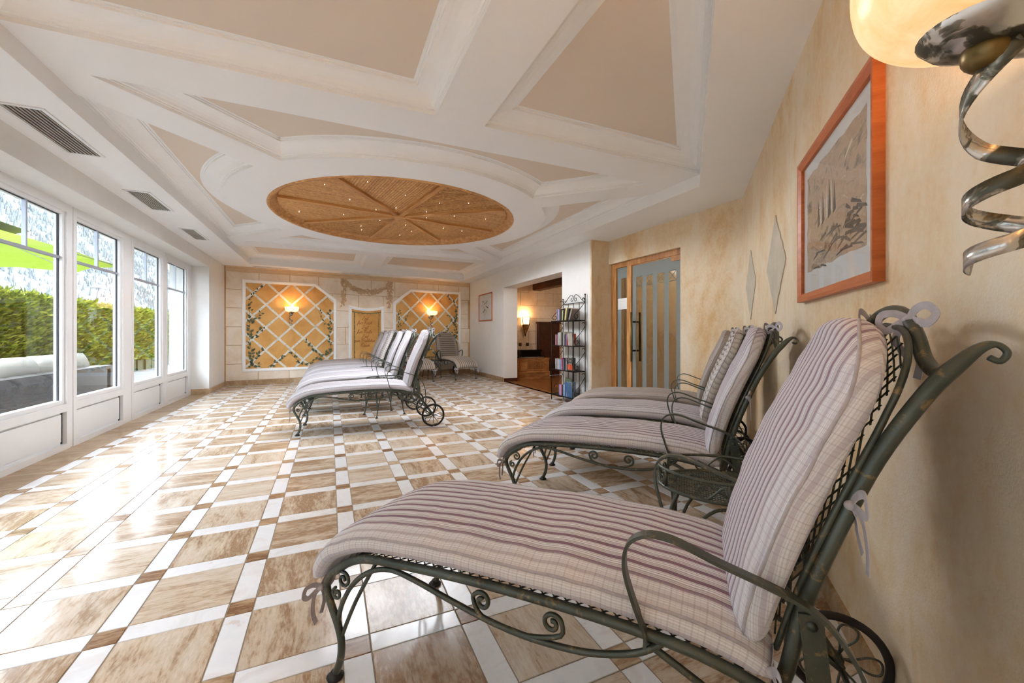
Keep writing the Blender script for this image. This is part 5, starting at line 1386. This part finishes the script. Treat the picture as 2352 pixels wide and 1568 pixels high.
for a in [(5.655, .035, .165, .13, -.05, (168, 166, 172), 'light grey book at the left end of the third shelf'), (5.615, .02, .165, .13, -.06, (178, 168, 178), 'pale lilac leaning book on the third shelf'), (5.59, .012, .172, .13, -.06, (226, 214, 190), 'thin cream book on the third shelf'),
          (5.562, .03, .16, .13, -.03, (176, 188, 216), 'pale blue book on the third shelf'), (5.53, .026, .16, .13, -.04, (132, 152, 190), 'sky blue book on the third shelf'), (5.497, .02, .16, .13, -.05, (196, 200, 204), 'silver book on the third shelf beside the magenta one'),
          (5.462, .032, .185, .13, -.06, (158, 62, 110), 'magenta book on the third shelf'), (5.425, .028, .165, .13, -.04, (112, 122, 124), 'grey-green book on the third shelf'), (5.393, .024, .185, .13, 0, (34, 32, 34), 'black book with white spine marks on the third shelf'),
          (5.355, .03, .19, .13, .03, (150, 148, 158), 'pale slate book on the third shelf'), (5.32, .026, .19, .13, .05, (84, 84, 96), 'dark slate book leaning beside the sunset cover')]: book(1, *a)
r, M = book(1, 5.255, .028, .19, .142, 0, (30, 26, 28), 'black book with a red sunset cover facing outward on the third shelf', True)
plain('sunset_red', srgb(214, 92, 56), .5, nscale=14, namt=.3); plain('print_white', srgb(226, 222, 218), .6)
m = MB().box(-.0008, .0, -.069, .068, .01, .105, M=M); m.obj('cover_picture', 'sunset_red', r)
m = MB().box(-.0012, -.0008, -.069, .068, .01, .022, M=M).ball((-.001, -.03, .03), .012, 8, 6, .1, 2, 1); m.v = m.v; m.obj('tree_silhouette', 'art_dark', r)
rr = random.Random(9); m = MB()
for zz, n_, w_ in ((.165, 9, .009), (.147, 7, .009), (.122, 6, .012), (.106, 7, .011)):
    for k in range(n_): m.box(-.0012, 0, -.06 + k * .0135, -.06 + k * .0135 + rr.uniform(.004, w_), zz, zz + rr.uniform(.006, .012), M=M)
m.obj('cover_print', 'print_white', r)
book(0, 5.60, .015, .25, .19, .12, (118, 136, 108), 'large green magazine leaning face out on the bottom shelf', True, .145)
for a in [(5.555, .024, .165, .13, 0, (120, 124, 168), 'violet-blue book on the bottom shelf'), (5.525, .03, .165, .13, 0, (206, 168, 206), 'pale pink book on the bottom shelf'), (5.493, .026, .165, .13, 0, (196, 112, 152), 'rose pink book on the bottom shelf'),
          (5.462, .028, .17, .13, 0, (62, 48, 46), 'dark brown book on the bottom shelf'), (5.43, .024, .18, .14, 0, (92, 142, 190), 'light blue book on the bottom shelf'), (5.405, .02, .18, .14, 0, (190, 206, 220), 'icy blue book on the bottom shelf'),
          (5.375, .03, .215, .15, 0, (44, 84, 150), 'deep blue tall book on the bottom shelf'), (5.343, .026, .22, .15, 0, (140, 168, 190), 'grey-blue tall book beside the large blue cover')]: book(0, *a)
book(0, 5.27, .03, .235, .164, 0, (66, 108, 150), 'large blue book facing outward on the bottom shelf', True)

# ------------------------------------------------------------------ outside: terrace, sofa, hedge, umbrella, mountain
struct(MB().box(-3.3, -2.5, -3.2, 12.4, 2.62, 2.75).obj('sky_block_eave', 'white_paint'), 'added unseen eave above the windows that blocks steep sky light', 'sky blocker')  # unseen overhang added to cut sky light on the floor by the windows
o = MB().box(-60, -2.5, -30, 60, -.25, -.12).obj('terrace_ground', 'soil_ground'); struct(o, 'grey terrace paving outside the windows', 'ground')
sf = empty('rattan_sofa', (-3.15, 5.4, -.12)); tag(sf, 'long dark woven rattan sofa seen from behind through the windows', 'sofa')
m = MB().box(.05, .17, -3.0, 2.6, .05, .70).box(.0, .19, -3.0, 2.6, .66, .71); m.obj('backrest', 'rattan', sf)
MB().box(-.75, .05, -3.0, 2.5, .05, .34).obj('base', 'rattan', sf)
MB().box(-.78, .17, 2.5, 2.68, .05, .70).obj('arm', 'rattan', sf)
def pad(m, x0, x1, y0, y1, z0, z1, rz=0.05):
    n = 5; vs = []; fs = []
    P = []
    for (k, ins) in ((0, rz), (.15, rz * .3), (.3, 0), (.7, 0), (.85, rz * .3), (1, rz)):
        z = z0 + (z1 - z0) * k; P.append([(x0 + ins, y0 + ins, z), (x1 - ins, y0 + ins, z), (x1 - ins, y1 - ins, z), (x0 + ins, y1 - ins, z)])
    m.add([v for q in P for v in q], [(k * 4 + j, k * 4 + (j + 1) % 4, k * 4 + 4 + (j + 1) % 4, k * 4 + 4 + j) for k in range(5) for j in range(4)] + [(3, 2, 1, 0), (20, 21, 22, 23)], True); return m
for i, (y0, y1, z1, xx) in enumerate(((3.4, 4.6, .70, 0), (4.65, 5.75, .70, 0), (5.8, 6.75, .78, 0), (6.8, 7.85, .78, 0))):
    o = pad(MB(), -3.37, -3.155, y0, y1, .224, z1).obj('sofa_cushion', 'cream_fabric')
    tag(o, 'cream back cushion on the rattan sofa, number %s from the umbrella end' % ['one', 'two', 'three', 'four'][i], 'cushion', 'cream cushions on the rattan sofa')
o = pad(MB(), -3.9, -3.38, 2.6, 7.8, .222, .36).obj('sofa_cushion', 'cream_fabric'); tag(o, 'long cream seat cushion lying on the rattan sofa', 'cushion')
hd = empty('thuja_hedge', (-6.1, 9, -.12)); tag(hd, 'tall clipped green thuja hedge behind the terrace', 'hedge')
m = MB(); 
for i in range(40):
    y = -7 + i * .45; b = random.uniform(-.06, .06); m.box(-.5 + b, .5 + b, y, y + .46, 0, 1.85 + random.uniform(-.06, .06))
m.obj('core', 'hedge_core', hd)
m = MB(); rr = random.Random(21)
def spray(p, dirv, l, w):
    d = V3(dirv).normalized(); sd = d.cross(V3((rr.uniform(-1, 1), rr.uniform(-1, 1), rr.uniform(-1, 1)))).normalized(); p = V3(p)
    m.add([p, p + d * l * .45 + sd * w, p + d * l, p + d * l * .45 - sd * w], [(0, 1, 2, 3)])
for i in range(30000):
    u_ = rr.random()
    y = rr.uniform(-7.0, 11.0)
    lump = .12 * noise.noise(V3((y * .9, i % 3, 0)))
    if u_ < .74:
        z = rr.uniform(.35, 1.95); lump = .16 * noise.noise(V3((y * 1.3, z * 1.6, 4))); spray((.52 + lump + rr.uniform(-.12, .1), y, z), (1, rr.uniform(-1, 1), rr.uniform(-.2, 1.3)), rr.uniform(.08, .17), rr.uniform(.015, .032))
    else:
        spray((rr.uniform(-.5, .55), y, 1.86 + lump + rr.uniform(-.05, .08)), (rr.uniform(-.6, .9), rr.uniform(-.8, .8), 1), rr.uniform(.1, .2), rr.uniform(.014, .03))
o = m.obj('foliage', 'hedge_leaf', hd); o['kind'] = 'stuff'
# umbrella
um = empty('lime_umbrella', (-5.2, 8.55, -.12)); um.location.y = 8.75; tag(um, 'lime green terrace umbrella outside the near window', 'umbrella')
MB().tube([(0, 0, 0), (0, 0, 2.9)], .025, 10).obj('pole', 'galvanised', um)
MB().lathe([(.001, 0), (.3, 0), (.3, .05), (.05, .08), (.001, .08)], 20).obj('base', 'galvanised', um)
HU = 2.0; zr = 2.36; za = 2.95
cor = [(HU * cos(a), HU * sin(a), zr) for a in [radians(22.5 + 45 * k) for k in range(8)]]
m = MB()
for k in range(8):
    A, B = cor[k], cor[(k + 1) % 8]; mid = ((A[0] + B[0]) * .47, (A[1] + B[1]) * .47, zr + .03)
    m.add([A, mid, B, (0, 0, za)], [(0, 1, 3), (1, 2, 3)])
m.obj('canopy', 'lime_canvas', um)
m = MB()
for k in range(8):
    A, B = cor[k], cor[(k + 1) % 8]; m.add([(A[0] * .45, A[1] * .45, za - .14), (B[0] * .45, B[1] * .45, za - .14), (0, 0, za + .1)], [(0, 1, 2)])
m.obj('vent_cap', 'cream_fabric', um)
for k in range(8): MB().tube([(0, 0, za - .03), (cor[k][0], cor[k][1], cor[k][2] - .012)], .008, 5).obj('rib', 'galvanised', um)
o = MB().tube([(0, 0, -.12), (0, 0, 2.7)], .035, 8).lathe([(.001, 2.7), (.22, 2.7), (.24, 2.74), (.1, 2.82), (.001, 2.83)], 16).obj('street_lamp', 'galvanised', loc=(-7.6, 19.55, 0)); tag(o, 'thin street lamp with flat round head beyond the hedge', 'street lamp')
o = MB().lathe([(.001, 0), (.11, 0), (.15, .26), (.17, .26), (.17, .31), (.15, .31), (.001, .29)], 18).obj('flower_pot', 'terracotta', loc=(-3.3, 11.4, -.12)); tag(o, 'terracotta pot on the terrace at the end of the hedge', 'pot')
struct(MB().box(-3.3, -2.5, 12.4, 14, -.12, 4).obj('wall_outside', 'outer_plaster'), 'white outer house wall seen through the last window', 'wall')
# wooded mountain
def mz(x, y):
    d = max(0, -x - 110); return -3 + d * .9 + 16 * noise.noise(V3((x * .008, y * .008, 1))) + 6 * noise.noise(V3((x * .03, y * .03, 3)))
m = MB(); NX, NY = 26, 60; vs = []
for i in range(NX + 1):
    for j in range(NY + 1):
        x = -110 - i * 20; y = -300 + j * 48; vs.append((x, y, mz(x, y) if i else -4))
m.add(vs, [(i * (NY + 1) + j, (i + 1) * (NY + 1) + j, (i + 1) * (NY + 1) + j + 1, i * (NY + 1) + j + 1) for i in range(NX) for j in range(NY)], True)
mt = m.obj('mountain', 'mountain_ground'); struct(mt, 'pale wooded mountainside filling the view behind the hedge', 'mountain')
m = MB(); rr = random.Random(4)
for i in range(24000):
    x = -112 - rr.random() * 420; y = rr.uniform(60, 800) if rr.random() < .95 else rr.uniform(-200, 60); z = mz(x, y) - .5; h = rr.uniform(2.6, 5.2); w = h * rr.uniform(.16, .26)
    a0 = rr.random() * 6
    m.add([(x + w * cos(a0 + k * 2 * pi / 5), y + w * sin(a0 + k * 2 * pi / 5), z) for k in range(5)] + [(x, y, z + h)], [(k, (k + 1) % 5, 5) for k in range(5)])
o = m.obj('forest', 'forest_tree', mt); o['kind'] = 'stuff'
